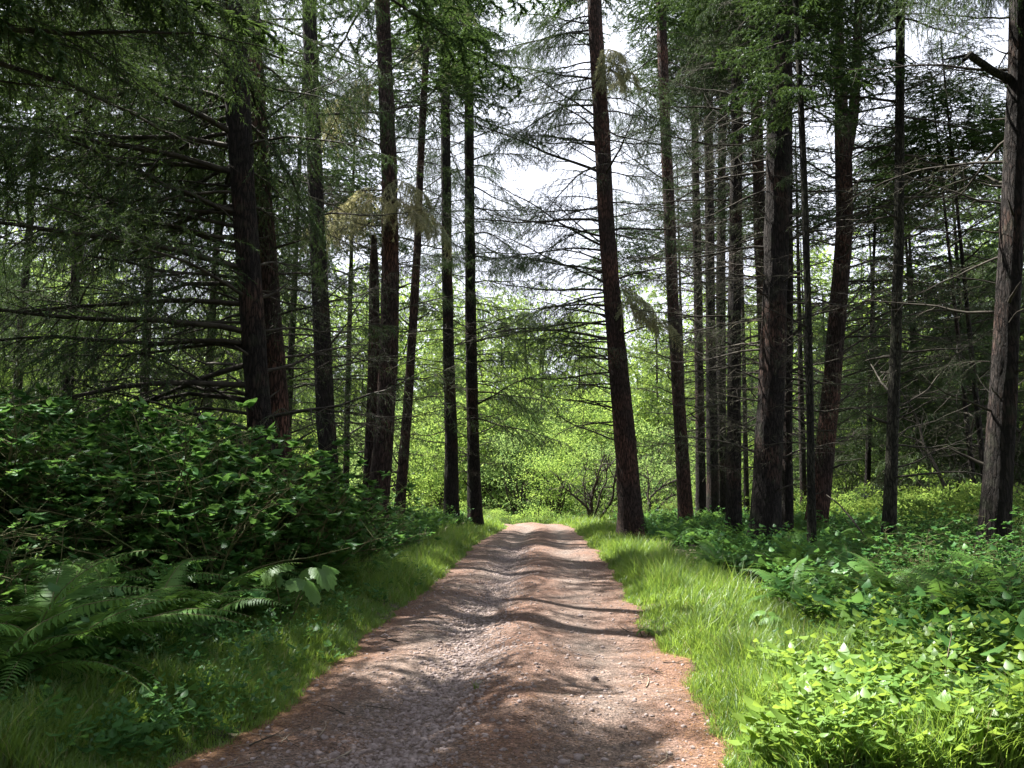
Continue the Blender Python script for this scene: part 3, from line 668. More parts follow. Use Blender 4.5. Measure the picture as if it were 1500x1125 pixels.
SH = [(-6.9, 5.6, 15, 1.05, 4.5), (-7.6, -0.6, 19, 1.1, 4.5), (-6.4, -5.6, 20, 1.1, 6), (-8.2, -9.5, 20, 1.15, 5), (-11.5, 3.0, 21, 1.25, 4), (-12.6, 9.0, 20, 1.15, 6.5), (-12.2, -4.5, 20, 1.25, 5),
      (-16.5, 4.5, 22, 1.25, 4), (-17.5, 12.5, 22, 1.1, 8), (-13.8, 15.5, 20, 1.0, 9), (-6.0, -14, 20, 1.1, 6),
      (-6.0, 1.2, 15.5, .55, 7.5), (-6.15, 8.5, 13.5, .95, 6.9), (-5.15, 7.2, 14.5, .65, 7.6),
      (6.4, -5.5, 19, 1.4, 7.0), (5.8, -1.2, 19, 1.5, 6.8), (6.4, 2.6, 19, 1.55, 7.0), (6.7, 6.2, 20, 1.6, 7.4), (7.0, 9.4, 20, 1.5, 8.8), (10.6, 0.5, 20, 1.35, 6), (11.2, 6.0, 20, 1.35, 7), (12.5, 11.5, 20, 1.2, 10), (15.5, 17, 20, 1.3, 9),
      (-3, -20, 20, 1.4, 2.5), (4, -18, 20, 1.4, 2.5), (10, -12, 21, 1.4, 3), (-13, -14, 21, 1.4, 3), (0.5, -27, 22, 1.6, 1.5), (-8, -24, 22, 1.5, 2), (9, -25, 22, 1.5, 2), (16, -6, 21, 1.4, 3), (17, 4, 21, 1.4, 3), (18, -16, 22, 1.5, 2), (-20, -8, 22, 1.5, 2), (-21, 2, 22, 1.5, 3)]
for x, y, H, cr_, ca in SH:
    over = x > 6 and x < 8 and y > 0
    r_ = plain_conifer(x, y, H, .22, 'low spreading conifer added for shade ' + ('behind the viewer' if y < -3 else 'close left of the road, out of view' if x < 0 else 'close right of the road, out of view'), 'shade conifers added just beyond the frame', low=ca - 1.5, dead_to=ca - 1, nb=14, crown_at=ca + (3.5 if over else 0), crownr=cr_, blen=3.2)

# ------------------------------------------------------------------ sunlit trees and bushes beyond the stand
def blob_crown(n_cl, per, size, leaf, shape=(1, 1, 1), seed=0, mats=None, limb=True, hollow=.3):
    b = MB(); C = []
    while len(C) < n_cl:
        p = R.uniform(-1, 1, 3); q = np.linalg.norm(p)
        lob = .62 + .5 * vnoise(math.atan2(p[1], p[0]) * 2.2 + 9, p[2] * 2.4, 1.0, seed)
        if hollow < q < lob: C.append(p)
    C = np.array(C) * np.array(shape) * size; C[:, 2] += size * shape[2] * .75
    if limb:
        for i in range(0, len(C), 5):
            P = wander((0, 0, -.0), (C[i][0] * .3, C[i][1] * .3, abs(C[i][2])), 1, 1, 0)
            mid = C[i] * np.array([.35, .35, .55]) + R.normal(size=3) * .1 * size
            b.add(*tube([(0, 0, 0), mid * .5 + R.normal(size=3) * .05 * size, mid, C[i]], [.04 * size ** .7, .03 * size ** .7, .018 * size ** .7, .005], 3), 1)
    n = n_cl * per
    P = np.repeat(C, per, 0) + R.normal(size=(n, 3)) * size * .13 * np.array([1.1, 1.1, .38])
    D = unit(rnd_unit(n) + np.array([0, 0, -.25])); W = unit(np.cross(D, rnd_unit(n) * .8 + np.array([0, 0, 1.6])))
    L = leaf * (.6 + .8 * R.random(n))
    b.add(*batch_leaf(P, D, W, L, L * .55), 0)
    return b
def bc(*a, mats, **k): return blob_crown(*a, **k).mesh('crown', mats)
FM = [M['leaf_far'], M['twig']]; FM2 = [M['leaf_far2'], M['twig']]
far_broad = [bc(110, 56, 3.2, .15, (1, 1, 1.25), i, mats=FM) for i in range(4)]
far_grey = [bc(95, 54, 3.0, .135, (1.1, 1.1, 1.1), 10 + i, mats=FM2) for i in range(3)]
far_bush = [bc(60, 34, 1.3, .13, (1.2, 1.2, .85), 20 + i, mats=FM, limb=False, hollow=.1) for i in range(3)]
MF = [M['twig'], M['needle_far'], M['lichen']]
lo2 = [bough(3, .05, .05, 10, 520, 0, fine=2, droop=.4, nl=.24, nw=.07).arr() for _ in range(3)]
far_con = [crown_mesh(16, 4.2, 64, lo2, MF) for _ in range(3)]
tr_b = MB(); tr_b.add(*tube([(0, 0, -.6), (.05, 0, 1), (-.04, .05, 2), (0, 0, 3)], [.16, .12, .10, .07], 7)); tr_me = tr_b.mesh('trunk', [M['bark_grey']], True)
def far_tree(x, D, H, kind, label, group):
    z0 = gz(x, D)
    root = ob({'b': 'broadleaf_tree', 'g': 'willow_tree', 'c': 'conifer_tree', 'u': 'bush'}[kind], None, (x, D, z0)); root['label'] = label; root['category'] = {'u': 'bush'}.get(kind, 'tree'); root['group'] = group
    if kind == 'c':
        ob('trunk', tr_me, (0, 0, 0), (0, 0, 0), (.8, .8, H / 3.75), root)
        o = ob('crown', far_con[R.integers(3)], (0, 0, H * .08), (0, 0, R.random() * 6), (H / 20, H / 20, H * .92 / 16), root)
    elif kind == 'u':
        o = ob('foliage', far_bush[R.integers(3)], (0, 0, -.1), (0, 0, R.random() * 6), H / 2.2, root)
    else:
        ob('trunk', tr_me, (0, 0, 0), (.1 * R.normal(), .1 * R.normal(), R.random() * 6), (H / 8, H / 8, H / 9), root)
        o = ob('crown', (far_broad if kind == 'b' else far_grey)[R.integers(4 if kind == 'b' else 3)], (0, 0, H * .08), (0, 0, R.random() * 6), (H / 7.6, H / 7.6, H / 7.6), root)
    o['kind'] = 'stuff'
    return root
KN = {'b': 'light green broadleaf tree', 'g': 'grey-green willow', 'c': 'sunlit conifer', 'u': 'low light green bush'}
def put_far(px, D, H, kind, dist):
    far_tree(xat(px, D), D, H, kind, f'{KN[kind]} {where(px)}, {dist}', 'trees beyond the stand')
for px, D, H in [(650, 62, 22), (735, 66, 19.5), (770, 72, 19), (850, 70, 18), (965, 60, 19), (1045, 66, 22), (1215, 56, 20), (330, 52, 20), (120, 48, 20)]:
    put_far(px, D, H, 'c', 'feathery one by the meadow')
for px, D, H in [(1345, 34, 15), (1420, 30, 14), (1490, 33, 17), (1560, 28, 16), (1290, 42, 17), (1530, 40, 18), (-70, 34, 17), (1185, 44, 15)]:
    plain_conifer(xat(px, D), D, H, .13, f'bushy conifer with green boughs nearly to the ground {where(px)}', 'bushy conifers behind the stands', low=1.2, dead_to=2, nb=46, kinds=(.1, .05, .25, .6), crown_at=H * .55, crownr=.8, blen=4.4)
# nearest layer: multi-stemmed small trees and bushes round the end of the road
for px, D, H, k in [(760, 54, 8.5, 'g'), (815, 50, 6.5, 'b'), (850, 58, 10, 'b'), (790, 60, 10.5, 'g'), (880, 52, 7.5, 'g'), (945, 55, 9.5, 'g'), (905, 60, 11, 'b'), (700, 58, 10.5, 'b'), (650, 56, 8, 'b'), (735, 64, 12, 'b'), (1010, 50, 6.5, 'g'), (1080, 47, 6.5, 'b'), (1150, 50, 7, 'g'), (1240, 46, 6, 'b'), (1330, 40, 6.5, 'g'), (1400, 36, 6, 'b'), (1480, 38, 7, 'b'), (1540, 34, 7, 'b'),
                    (500, 52, 6, 'g'), (430, 46, 6.5, 'b'), (330, 44, 7, 'b'), (230, 40, 7, 'b'), (130, 36, 7, 'g'), (30, 34, 7, 'b'), (-60, 33, 7, 'b'), (1290, 52, 8, 'g')]:
    put_far(px, D, H, k, 'nearest row')
for px in range(-120, 1640, 50):
    D = 58 + 20 * R.random(); q = px + R.normal() * 18
    cen = abs(q - 800) < 200
    H = (12.5 if cen else 15) * (.8 + .4 * R.random())
    put_far(q, D, H, ['b', 'g', 'c', 'c'][R.integers(4)], 'middle row')
for px in range(-160, 1680, 62):
    D = 88 + 22 * R.random(); q = px + R.normal() * 20
    c = np.interp(q, [-100, 300, 560, 720, 850, 960, 1150, 1350, 1600], [32, 29, 24, 20, 19, 20, 25, 30, 34])
    put_far(q, D, c * (.82 + .32 * R.random()), ['c', 'b', 'c', 'g'][R.integers(4)], 'back row')
for px in range(-160, 1680, 80):
    D = 130 + 30 * R.random(); q = px + R.normal() * 20
    c = np.interp(q, [-100, 300, 560, 720, 850, 960, 1150, 1350, 1600], [32, 30, 27, 23, 22, 23, 27, 32, 34])
    put_far(q, D, c * (.85 + .3 * R.random()), 'c', 'highest on the slope')
for px, D, H in [(610, 48, 1.8), (640, 52, 2.2), (575, 45, 1.6), (720, 46, 1.7), (760, 46, 1.5), (690, 42, 1.5), (900, 47, 1.5), (960, 44, 1.8), (850, 49, 1.2), (1000, 42, 1.5), (1110, 40, 1.6), (1230, 34, 1.8), (1350, 27, 2.3), (1390, 24, 2.0), (1420, 21, 1.9), (1340, 22, 1.5), (1270, 28, 1.8), (1495, 19, 2.0), (730, 44, 1.6), (665, 47, 1.6), (790, 47, 1.6), (825, 47, 1.2), (1060, 38, 1.4), (1170, 32, 1.6), (520, 44, 2.0), (540, 50, 2.5), (480, 42, 2)]:
    far_tree(xat(px, D), D, H, 'u', f'low light green bush {where(px)}', 'bushes round the far end of the road')
# crooked multi-stemmed small tree at the end of the road
def crooked(px, D, H, label, spread=1.0, n=6):
    x = xat(px, D); z0 = gz(x, D); root = ob('crooked_tree', None, (x, D, z0)); root['label'] = label; root['category'] = 'tree'
    for i in range(n):
        az = i * 6.28 / n + R.random(); tilt = .35 + .7 * R.random()
        P = wander((0, 0, -.2), (math.cos(az) * tilt * spread, .5 * math.sin(az) * tilt, 1), H * (.7 + .4 * R.random()), 9, .22)
        b = MB(); r0 = .11 * (.5 + .6 * R.random()); b.add(*tube(P, np.linspace(r0, .015, 10), 6))
        for j in range(9):
            k = 2 + R.integers(7); B = wander(P[k], unit(P[k] - P[k - 1]) + R.normal(size=3) * .7, H * .35 * R.random() + .3, 5, .22)
            b.add(*tube(B, np.linspace(r0 * .35, .006, 6), 4))
            for q in range(3):
                C = wander(B[2 + q], rnd_unit(1)[0] + np.array([0, 0, .3]), .5 + .4 * R.random(), 3, .2); b.add(*tube(C, np.linspace(.01, .004, 4), 3))
        ob('limb', b.mesh('limb', [M['twig']]), parent=root)
    return root
crooked(868, 41, 4.2, 'small crooked tree with dark bare forking limbs left of the big leaning trunk')
crooked(948, 43, 4.0, 'small crooked tree with thin bare limbs right of the big leaning trunk', n=5)
crooked(1410, 26, 5.5, 'crooked dark hardwood leaning left in front of leafy trees near the right edge', .8, 4)

# ------------------------------------------------------------------ ferns, shrubs, big-leaved plants
def frond_mesh(L=1.0, pairs=34, seed=0, droop=1.0):
    b = MB(); n = 16; e0 = 1.38 - .15 * R.random(); e1 = -.30 * droop - .3 * R.random()
    P = [np.zeros(3)]; yaw = 0
    for i in range(n):
        e = e0 + (e1 - e0) * (i / n) ** .8; yaw += R.normal() * .03
        P.append(P[-1] + np.array([math.cos(e) * math.cos(yaw), math.sin(yaw), math.sin(e)]) * L / n)
    P = np.array(P); b.add(*tube(P, np.linspace(.006, .0015, n + 1), 3), 1)
    t = np.linspace(.12, .985, pairs); f = t * n; k = np.minimum(f.astype(int), n - 1)
    base = P[k] + (P[k + 1] - P[k]) * (f - k)[:, None]; ax = unit(P[k + 1] - P[k])
    up = unit(np.cross(ax, np.cross([0, 0, 1.], ax)))
    pl = L * .17 * np.minimum(1, ((t - .05) * 5)) * np.maximum(.06, (1 - t)) ** .75 * 1.25
    for sd in (-1, 1):
        lat = unit(np.cross(ax, up)) * sd
        d = unit(lat + ax * .28 - up * .12 + R.normal(size=(pairs, 3)) * .05)
        W = unit(ax + .0 * up); L_ = pl * (1 + .1 * R.normal(size=pairs)); wd = np.full(pairs, .024 * L) * np.clip(pl / (.1 * L), .4, 1)
        m = base + d * (L_ * .5)[:, None]; tip = base + d * L_[:, None] - up * (L_ * .18)[:, None] + ax * (L_ * .08)[:, None]
        V = np.stack([base - W * (wd * .35)[:, None], base + W * (wd * .5)[:, None], m + W * (wd * .5)[:, None], m - W * (wd * .5)[:, None], tip], 1).reshape(-1, 3)
        q = np.arange(pairs)[:, None] * 5
        b.add(V, np.vstack([q + [0, 1, 2], q + [0, 2, 3], q + [3, 2, 4]]), 0)
    return b
fr_b = [frond_mesh(1.0, 34, i, .6 + .6 * R.random()) for i in range(5)]
fronds = [f.mesh('frond', [M['fern'], M['stem']]) for f in fr_b]
whole = []
for v in range(4):
    b = MB()
    for i in range(13):
        V, Fc, mi = fr_b[R.integers(5)].arr(); V2 = xf(V, i * 2.4 + R.random(), R.normal() * .15, R.normal() * .2, .7 + .4 * R.random(), (0, 0, 0))
        b.V.append(V2); b.F.append(Fc + b.n); b.M.append(mi); b.n += len(V)
    whole.append(b.mesh('fern', [M['fern'], M['stem']]))
def near_label(x, y, what):
    px = x / y * F + 750
    side = 'left' if px < 750 else 'right'
    best = None
    for nme, tx, D, lab in TREES:
        q = abs(tx / D * F + 750 - px) + abs(D - y) * 8
        if best is None or q < best[0]: best = (q, lab, D, tx / D * F + 750)
    short = ' '.join(best[1].split(' in ')[0].split(',')[0].split()[:7])
    rel = ('in front of' if y < best[2] - 1 else 'behind' if y > best[2] + 1 else 'beside')
    return what, rel, best
SHORT = {}
def landmark(x, y):
    px = x / y * F + 750
    L = [(384, 14, 'the thickest left trunk'), (482, 20, 'the straight dark left trunk'), (552, 22, 'the snag'), (588, 29, 'the thin leaning trunk'), (680, 33, 'the far pair of left trunks'),
         (926, 27, 'the big leaning trunk'), (1004, 30, 'the slender reddish trunk'), (1050, 33, 'the twin dark trunks'), (1075, 22, 'the straight dark right trunk'), (1120, 19.5, 'the thickest right trunk'), (1190, 17, 'the pole-thin right trunk'),
         (1301, 16.5, 'the lone slim right trunk'), (1450, 12.5, 'the rightmost thick trunk'), (60, 9, 'the left picture edge'), (230, 12, 'the leftmost long boughs'), (860, 41, 'the end of the road'), (1240, 8, 'the sunlit right verge')]
    best = min(L, key=lambda l: abs(l[0] - px) + abs(l[1] - y) * 12)
    rel = 'in front of' if y < best[1] - 1.5 else 'behind' if y > best[1] + 1.5 else 'beside'
    return rel + ' ' + best[2]
def size_word(s): return 'small' if s < .8 else 'large' if s > 1.15 else 'mid-sized'
def fern_at(x, y, s=1.0, n=14, parts=True):
    z = gz(x, y)
    lab = f'{size_word(s)} sword fern {landmark(x, y)}'
    if parts:
        root = ob('sword_fern', None, (x, y, z - .02), label=lab, category='fern', group='sword ferns')
        for i in range(n):
            az = i * 2.4 + R.normal() * .3; e = R.normal() * .16
            ob('frond', fronds[R.integers(5)], (.03 * math.cos(az), .03 * math.sin(az), 0), (R.normal() * .25, -e, az), s * (.9 + .4 * R.random()), root)
    else:
        ob('sword_fern', whole[R.integers(4)], (x, y, z - .03), (R.normal() * .08, R.normal() * .08, R.random() * 6.28), s, label=lab, category='fern', group='sword ferns')
def gp(px, py, h=0):
    """ground point under a pixel, solved on the terrain"""
    u = (px - 750) / F; v = (562.5 - py) / F
    dy = math.cos(PITCH) - v * math.sin(PITCH); dz = math.sin(PITCH) + v * math.cos(PITCH)
    for t in np.arange(3.5, 60, .05):
        if CAMZ + dz * t <= gz(u * t, dy * t) + h: break
    return u * t, dy * t
for px, py, s in [(60, 1010, 1.15), (120, 985, 1.1), (215, 960, .95), (15, 960, 1.1), (100, 900, 1.15), (190, 905, .95), (300, 925, .9), (20, 870, 1.1), (330, 880, .85), (250, 860, .9), (420, 905, .6), (400, 870, .7), (470, 860, .75),
                  (150, 850, 1.0), (60, 820, 1.1), (350, 835, .8), (520, 855, .6), (560, 835, .6), (480, 825, .8), (270, 815, 1.0), (-30, 1040, 1.1),
                  (1340, 925, .8), (1290, 900, .8), (1390, 935, .9), (1240, 890, .7), (1450, 930, .9), (1500, 950, 1.0), (1200, 870, .7), (1150, 858, .6), (1330, 880, .8), (1420, 890, .85), (1490, 890, .9), (1270, 860, .8), (1100, 845, .55), (1210, 845, .7), (1380, 860, .85), (1060, 830, .6)]:
    x, y = gp(px, py); fern_at(x, y, s * 1.1, 16)
def scatter(n, ya, yb, f):
    c = 0
    while c < n:
        y = ya + (yb - ya) * R.random() ** 1.1
        if f(y): c += 1
cnt = 0
for i in range(260):
    y = 8 + 26 * R.random() ** 1.3
    if R.random() < .45: x = xl(y) - 1.2 - 6 * R.random()
    else: x = xr(y) + 1.7 + 6.5 * R.random()
    if abs(x / y) > .72: continue
    fern_at(float(x), float(y), .6 + .55 * R.random(), parts=False)

# shrubs
def shrub_mesh(H=1.8, W=1.0, nst=16, comp=9, leaflets=7, ll=.10, seed=0, mats=None):
    st = MB(); lf = MB(); PP = []; DD = []; WW = []; LL = []
    for i in range(nst):
        az = R.random() * 6.28; out = .15 + .75 * R.random()
        P = wander((R.normal() * .08, R.normal() * .08, -.05), (math.cos(az) * out, math.sin(az) * out, 1), H * (.65 + .5 * R.random()), 8, .12, .04)
        st.add(*tube(P, np.linspace(.012, .003, 9), 4), 0)
        for j in range(comp):
            k = 2 + (j * 7) // comp; q = P[min(k, 7)] + (P[min(k + 1, 8)] - P[min(k, 7)]) * R.random()
            a = R.random() * 6.28; d = unit(np.array([math.cos(a), math.sin(a), .35 + .3 * R.normal()]))
            pet = .12 + .28 * R.random() * W
            e = q + d * pet; st.add(*tube([q, e], [.0035, .002], 3), 0)
            dd = unit(np.array([d[0], d[1], -.15 + .15 * R.normal()])); lat = unit(np.cross(dd, [0, 0, 1]))
            for m in range(leaflets):
                an = (m - (leaflets - 1) / 2) * (2.6 / leaflets)
                ld = unit(dd * math.cos(an) + lat * math.sin(an) + np.array([0, 0, -.2 + .25 * R.normal()]))
                PP.append(e); DD.append(ld); WW.append(unit(np.cross(ld, [0, 0, 1]) + R.normal(size=3) * .42)); LL.append(ll * (.75 + .5 * R.random()) * (1 - .25 * abs(an) / 1.3))
    LL = np.array(LL)
    lf.add(*(batch_leaf2 if ll > .1 else batch_leaf)(np.array(PP), np.array(DD), np.array(WW), LL, LL * .55, .15), 0)
    return st.mesh('stems', [M['stem']]), lf.mesh('foliage', mats or [M['shrub']])
palmate = [shrub_mesh(1.6, 1, 17, 10, 7, .125) for _ in range(4)]
smallleaf = [shrub_mesh(1.3, .9, 20, 14, 5, .06, mats=[M['shrub2']] if _ else None) for _ in range(3)]
bigleaf = [shrub_mesh(1.2, 1, 10, 8, 3, .16) for _ in range(3)]
def shrub_at(x, y, s, kind):
    st, lf = {'p': palmate, 's': smallleaf, 'b': bigleaf}[kind][R.integers(3)]
    nm = {'p': ('elder_shrub', 'shrub with fanned compound leaves'), 's': ('berry_shrub', 'small-leaved shrub'), 'b': ('thimbleberry_shrub', 'shrub with broad leaves in threes')}[kind]
    root = ob(nm[0], None, (x, y, gz(x, y) - .03), (0, 0, R.random() * 6.28), s, label=f'{size_word(s)} {nm[1]} {landmark(x, y)}', category='shrub', group='shrubs of the roadside')
    ob('stems', st, parent=root); o = ob('foliage', lf, parent=root); o['kind'] = 'stuff'
# left bank: a tall mass
nS = 0
for i in range(260):
    y = 7.0 + 17 * R.random() ** .9
    lim = (.72 if y < 20 else .6) * y
    x0 = float(xl(y)) - 1.7; 
    x = x0 - (lim + x0) * R.random() ** .8 if lim + x0 > 0 else None
    if x is None or x < -lim: continue
    px = x / y * F + 750
    if y < 11.5 and 350 < px < 500: continue
    if y < 8.8 and R.random() < .7: continue
    # allowed top edge of the mass by pixel column
    top = np.interp(px, [0, 120, 300, 400, 470, 540, 620, 700], [575, 590, 620, 660, 690, 735, 770, 790])
    zt = pix(px, top, y)[0][2]; h = zt - gz(x, y)
    if h < .35: continue
    k = 'pps'[R.integers(3)] if y > 9 else 'psb'[R.integers(3)]
    H = {'p': 1.75, 's': 1.35, 'b': 1.25}[k]
    sc = min(h / H, 1.6) * (.85 + .25 * R.random()); sc = min(sc, .28 + .40 * (float(xl(y)) - x - 1.2))
    if sc < .3: continue
    shrub_at(x, y, float(sc), k); nS += 1
for px, top, D in [(300, 612, 9.5), (345, 630, 10.5), (390, 640, 11.5), (425, 650, 12), (455, 665, 13), (360, 632, 12.5), (480, 690, 14), (330, 640, 12), (505, 700, 15), (405, 650, 11.8), (440, 670, 12), (520, 720, 14.5), (250, 600, 10), (540, 735, 17)]:
    x = xat(px, D); h = pix(px, top - 12, D)[0][2] - gz(x, D); shrub_at(x, D, float(h / 1.65), 'p')
# right side
for i in range(190):
    y = 8.5 + 24 * R.random() ** .9
    x = float(xr(y)) + 2.6 + 9 * R.random()
    if x / y > .70: continue
    px = x / y * F + 750
    top = np.interp(px, [940, 1000, 1150, 1300, 1350, 1450, 1500], [775, 770, 790, 770, 730, 720, 650])
    h = pix(px, top, y)[0][2] - gz(x, y)
    if h < .25: continue
    k = 'psb'[R.integers(3)]; sc = min(h / 1.5, .75) * (.55 + .35 * R.random())
    if sc < .22: continue
    shrub_at(x, y, float(sc), k)
for px, py, s in [(1480, 1010, .34), (1500, 1050, .36), (1440, 985, .3), (1460, 1080, .4), (1200, 960, .3), (1160, 985, .3)]:
    x, y = gp(px, py); shrub_at(x, y, s, 'b')
for px, D, s in [(1230, 15, .5), (1270, 14, .55), (1340, 13, .6), (1390, 12, .6), (1420, 11, .65), (1480, 10.5, .7), (1350, 16, .7), (1400, 17, .9), (1300, 18, .8), (1250, 20, .8), (1210, 19, .6), (1500, 13, .9), (1460, 15, 1.0), (1090, 19, .45), (1060, 20, .5), (1030, 24, .6), (1150, 17, .5), (1180, 21, .7)]:
    shrub_at(xat(px, D), D, s * .75, 'p')
# low shrubs either side at the road's far end
for px, D, s in [(715, 40, .6), (735, 41, .6), (690, 38, .7), (770, 45, .8), (800, 46, .8), (830, 46, .7), (870, 44, .7), (900, 40, .6), (940, 36, .6), (970, 33, .6), (1010, 32, .6), (640, 31, .7), (610, 29, .7), (590, 27, .8), (745, 44, .9), (850, 47, 1.0), (985, 38, .9)]:
    x = xat(px, D); shrub_at(x, D, s, 's')

# big lobed-leaf plants
def lobed_leaf(s=.22):
    pts = []
    for i in range(41):
        a = -2.6 + 5.2 * i / 40
        lobe = .62 + .38 * abs(math.cos(a * 1.75)) ** 1.2 - .10 * ((i % 2) == 0)
        r = s * lobe * (1.0 - .12 * abs(a) / 2.6)
        pts.append((r * math.cos(a), r * math.sin(a), -.5 * r * r / s * .9 + .02 * math.sin(a * 5) * s))
    V = np.array([(0, 0, .0)] + [(p[0] * .5, p[1] * .5, p[2] * .28 + .02 * s * (-1) ** i) for i, p in enumerate(pts)] + pts); n = 41
    Fc = [[0, 1 + i, 2 + i] for i in range(n - 1)]
    for i in range(n - 1): Fc += [[1 + i, 1 + n + i, 2 + n + i], [1 + i, 2 + n + i, 2 + i]]
    return make_mesh('leaf', V, np.array(Fc), M['shrub2'])
ll = [lobed_leaf(.22), lobed_leaf(.24)]
def parsnip(px, py, s, n, label):
    x, y = gp(px, py); root = ob('cow_parsnip', None, (x, y, gz(x, y)), label=label, category='plant')
    b = MB(); tips = []
    for i in range(n):
        az = i * 2.2 + .4 if n > 2 else (0 if i else math.pi)
        P = wander((0, 0, 0), (math.cos(az) * .45, math.sin(az) * .45, 1), .6 * s * (.8 + .3 * R.random()), 5, .06); b.add(*tube(P, [.009, .008, .007, .006, .005, .004], 5)); tips.append((P[-1], az))
    ob('stem', b.mesh('stem', [M['stem']]), parent=root)
    for p, az in tips: ob('leaf', ll[R.integers(2)], tuple(p), (.15 * R.normal(), .30 + .35 * R.random(), -math.pi / 2 + .9 * math.cos(az) + .2 * R.normal()), s * (.8 + .3 * R.random()), root)
parsnip(415, 930, 1.25, 4, 'plant with large pale lobed leaves above the left grass verge')
parsnip(85, 930, 1.15, 5, 'dark plant with large round lobed leaves among the ferns at the left')
parsnip(440, 850, .9, 4, 'plant with large dark lobed leaves behind the pale one on the left bank')
parsnip(1120, 935, .55, 3, 'small lobed-leaf plant in the sunlit grass of the right verge')
parsnip(945, 945, .3, 2, 'tiny leafy seedling at the right edge of the road')
parsnip(1250, 880, .8, 4, 'plant with lobed leaves at the edge of the shade under the right trunks')

# ------------------------------------------------------------------ grass
def blades(x, y, z, h, w, lean=.5, seg=3):
    n = len(x); az = R.random(n) * 6.28; D = np.stack([np.cos(az), np.sin(az), 0 * az], 1)
    fa = az + np.pi / 2 + R.normal(size=n) * .7; W = np.stack([np.cos(fa), np.sin(fa), 0 * fa], 1)
    b = h * lean * (.3 + 1.1 * R.random(n))
    P0 = np.stack([x, y, z], 1); V = []
    for k in range(seg):
        t = k / seg; c = P0 + D * (b * t * t)[:, None] + np.array([0, 0, 1.]) * (h * (t - .32 * t * t * (b / h)))[:, None]; ww = (w * (1 - .75 * t * t) * .5)[:, None]
        V += [c - W * ww, c + W * ww]
    V.append(P0 + D * b[:, None] + np.array([0, 0, 1.]) * (h * (1 - .32 * (b / h)))[:, None])
    k = 2 * seg + 1; V = np.stack(V, 1).reshape(-1, 3); q = np.arange(n)[:, None] * k; Fl = []
    for s_ in range(seg - 1):
        a = 2 * s_; Fl += [q + [a, a + 1, a + 3], q + [a, a + 3, a + 2]]
    a = 2 * (seg - 1); Fl.append(q + [a, a + 1, a + 2])
    return V, np.vstack(Fl)
def grass_patch(n, side, y0, y1, wmax, hgt, pw=1.0, seg=3, edge=1.7):
    y = 1 / (1 / y0 + (1 / y1 - 1 / y0) * R.random(n) ** pw)
    e = wmax * R.random(n) ** edge - .03 - .38 * R.random(n) ** 5
    x = xl(y) - e if side < 0 else xr(y) + e
    cl = vnoise(x, y, 1.3, 12) * .6 + vnoise(x, y, 4.0, 13) * .4
    h = hgt * (.35 + .65 * sm(-.05, .5, e)) * (.12 + 1.55 * cl ** 1.3) * (.45 + .8 * R.random(n))
    keep = (vnoise(x, y, 2.2, 15) + .25 > .35 * R.random(n) + .1)
    w = .0035 + .0004 * y + .002 * R.random(n)
    x, y, h, w = x[keep], y[keep], h[keep], w[keep]
    return blades(x, y, ground_z(x, y) - .01, h, w, .55, seg)
b = MB()
b.add(*grass_patch(40000, -1, 4.6, 12, 1.3, .26, 1, 3, 1.1))
b.add(*grass_patch(20000, -1, 12, 42, 1.3, .42, 1, 2, 1.2))
ob('grass', b.mesh('grass', [M['grass']]), kind='stuff', label='long green grass along the left verge of the road', category='grass')
b = MB()
b.add(*grass_patch(44000, 1, 4.6, 13, 1.9, .36, 1, 3, 1.2))
b.add(*grass_patch(34000, 1, 12, 44, 1.6, .46, 1, 2, 1.2))
ob('grass', b.mesh('grass', [M['grass']]), kind='stuff', label='bright sunlit grass along the right verge of the road', category='grass')
# meadow beyond
n = 30000; y = 46 + 30 * R.random(n); x = (R.random(n) - .5) * 1.3 * y
b = MB(); b.add(*blades(x, y, ground_z(x, y) - .02, .35 + .5 * R.random(n), np.full(n, .05), .6, 2))
ob('meadow_grass', b.mesh('meadow_grass', [M['grass']]), kind='stuff', label='bright meadow grass beyond the end of the road', category='grass')

# low leafy plants, merged because nobody could count them
def weed_proto(n=12, h=.35, ll=.07):
    a = R.random(n) * 6.28; t = .25 + .75 * np.linspace(0, 1, n); P = np.stack([R.normal(size=n) * .02, R.normal(size=n) * .02, t * h], 1)
    D = unit(np.stack([np.cos(a), np.sin(a), .15 + .25 * R.normal(size=n)], 1)); P = P + D * .05 * R.random((n, 1)) * 1.5
    W = unit(np.cross(D, [0, 0, 1]) + R.normal(size=(n, 3)) * .15); L = ll * (.6 + .7 * R.random(n)); V, Fc = batch_leaf2(P, D, W, L, L * .66, .10)
    Vs, Fs = tube([(0, 0, 0), (R.normal() * .02, R.normal() * .02, h)], [.003, .0015], 3)
    return np.vstack([V, Vs]), np.vstack([Fc, Fs + len(V)])
protos = [weed_proto(14, .34, .11), weed_proto(20, .42, .07), weed_proto(12, .26, .13), weed_proto(26, .3, .045), weed_proto(18, .5, .07)]
def weeds(xs, ys, ss):
    b = MB(); zs = ground_z(xs, ys)
    for i in range(len(xs)):
        V, Fc = protos[R.integers(5)]; a = R.random() * 6.28; c, s_ = math.cos(a), math.sin(a)
        V2 = V * ss[i]; b.add(np.stack([V2[:, 0] * c - V2[:, 1] * s_ + xs[i], V2[:, 0] * s_ + V2[:, 1] * c + ys[i], V2[:, 2] + zs[i] - .02], 1), Fc)
    return b
n = 2200; y = 1 / (1 / 4.6 + (1 / 11. - 1 / 4.6) * R.random(n)); e = .1 + 3.8 * R.random(n) ** .8; x = xr(y) + e
k = (vnoise(x, y, .8, 21) > .10 + .13 * (y - 5) + .12 * (e < .5)) ; x, y = x[k], y[k]
ob('leafy_undergrowth', weeds(x, y, .6 + .5 * R.random(len(x))).mesh('leafy_undergrowth', [M['weed']]), kind='stuff', label='bright leafy weeds covering the right verge in the sun', category='undergrowth')
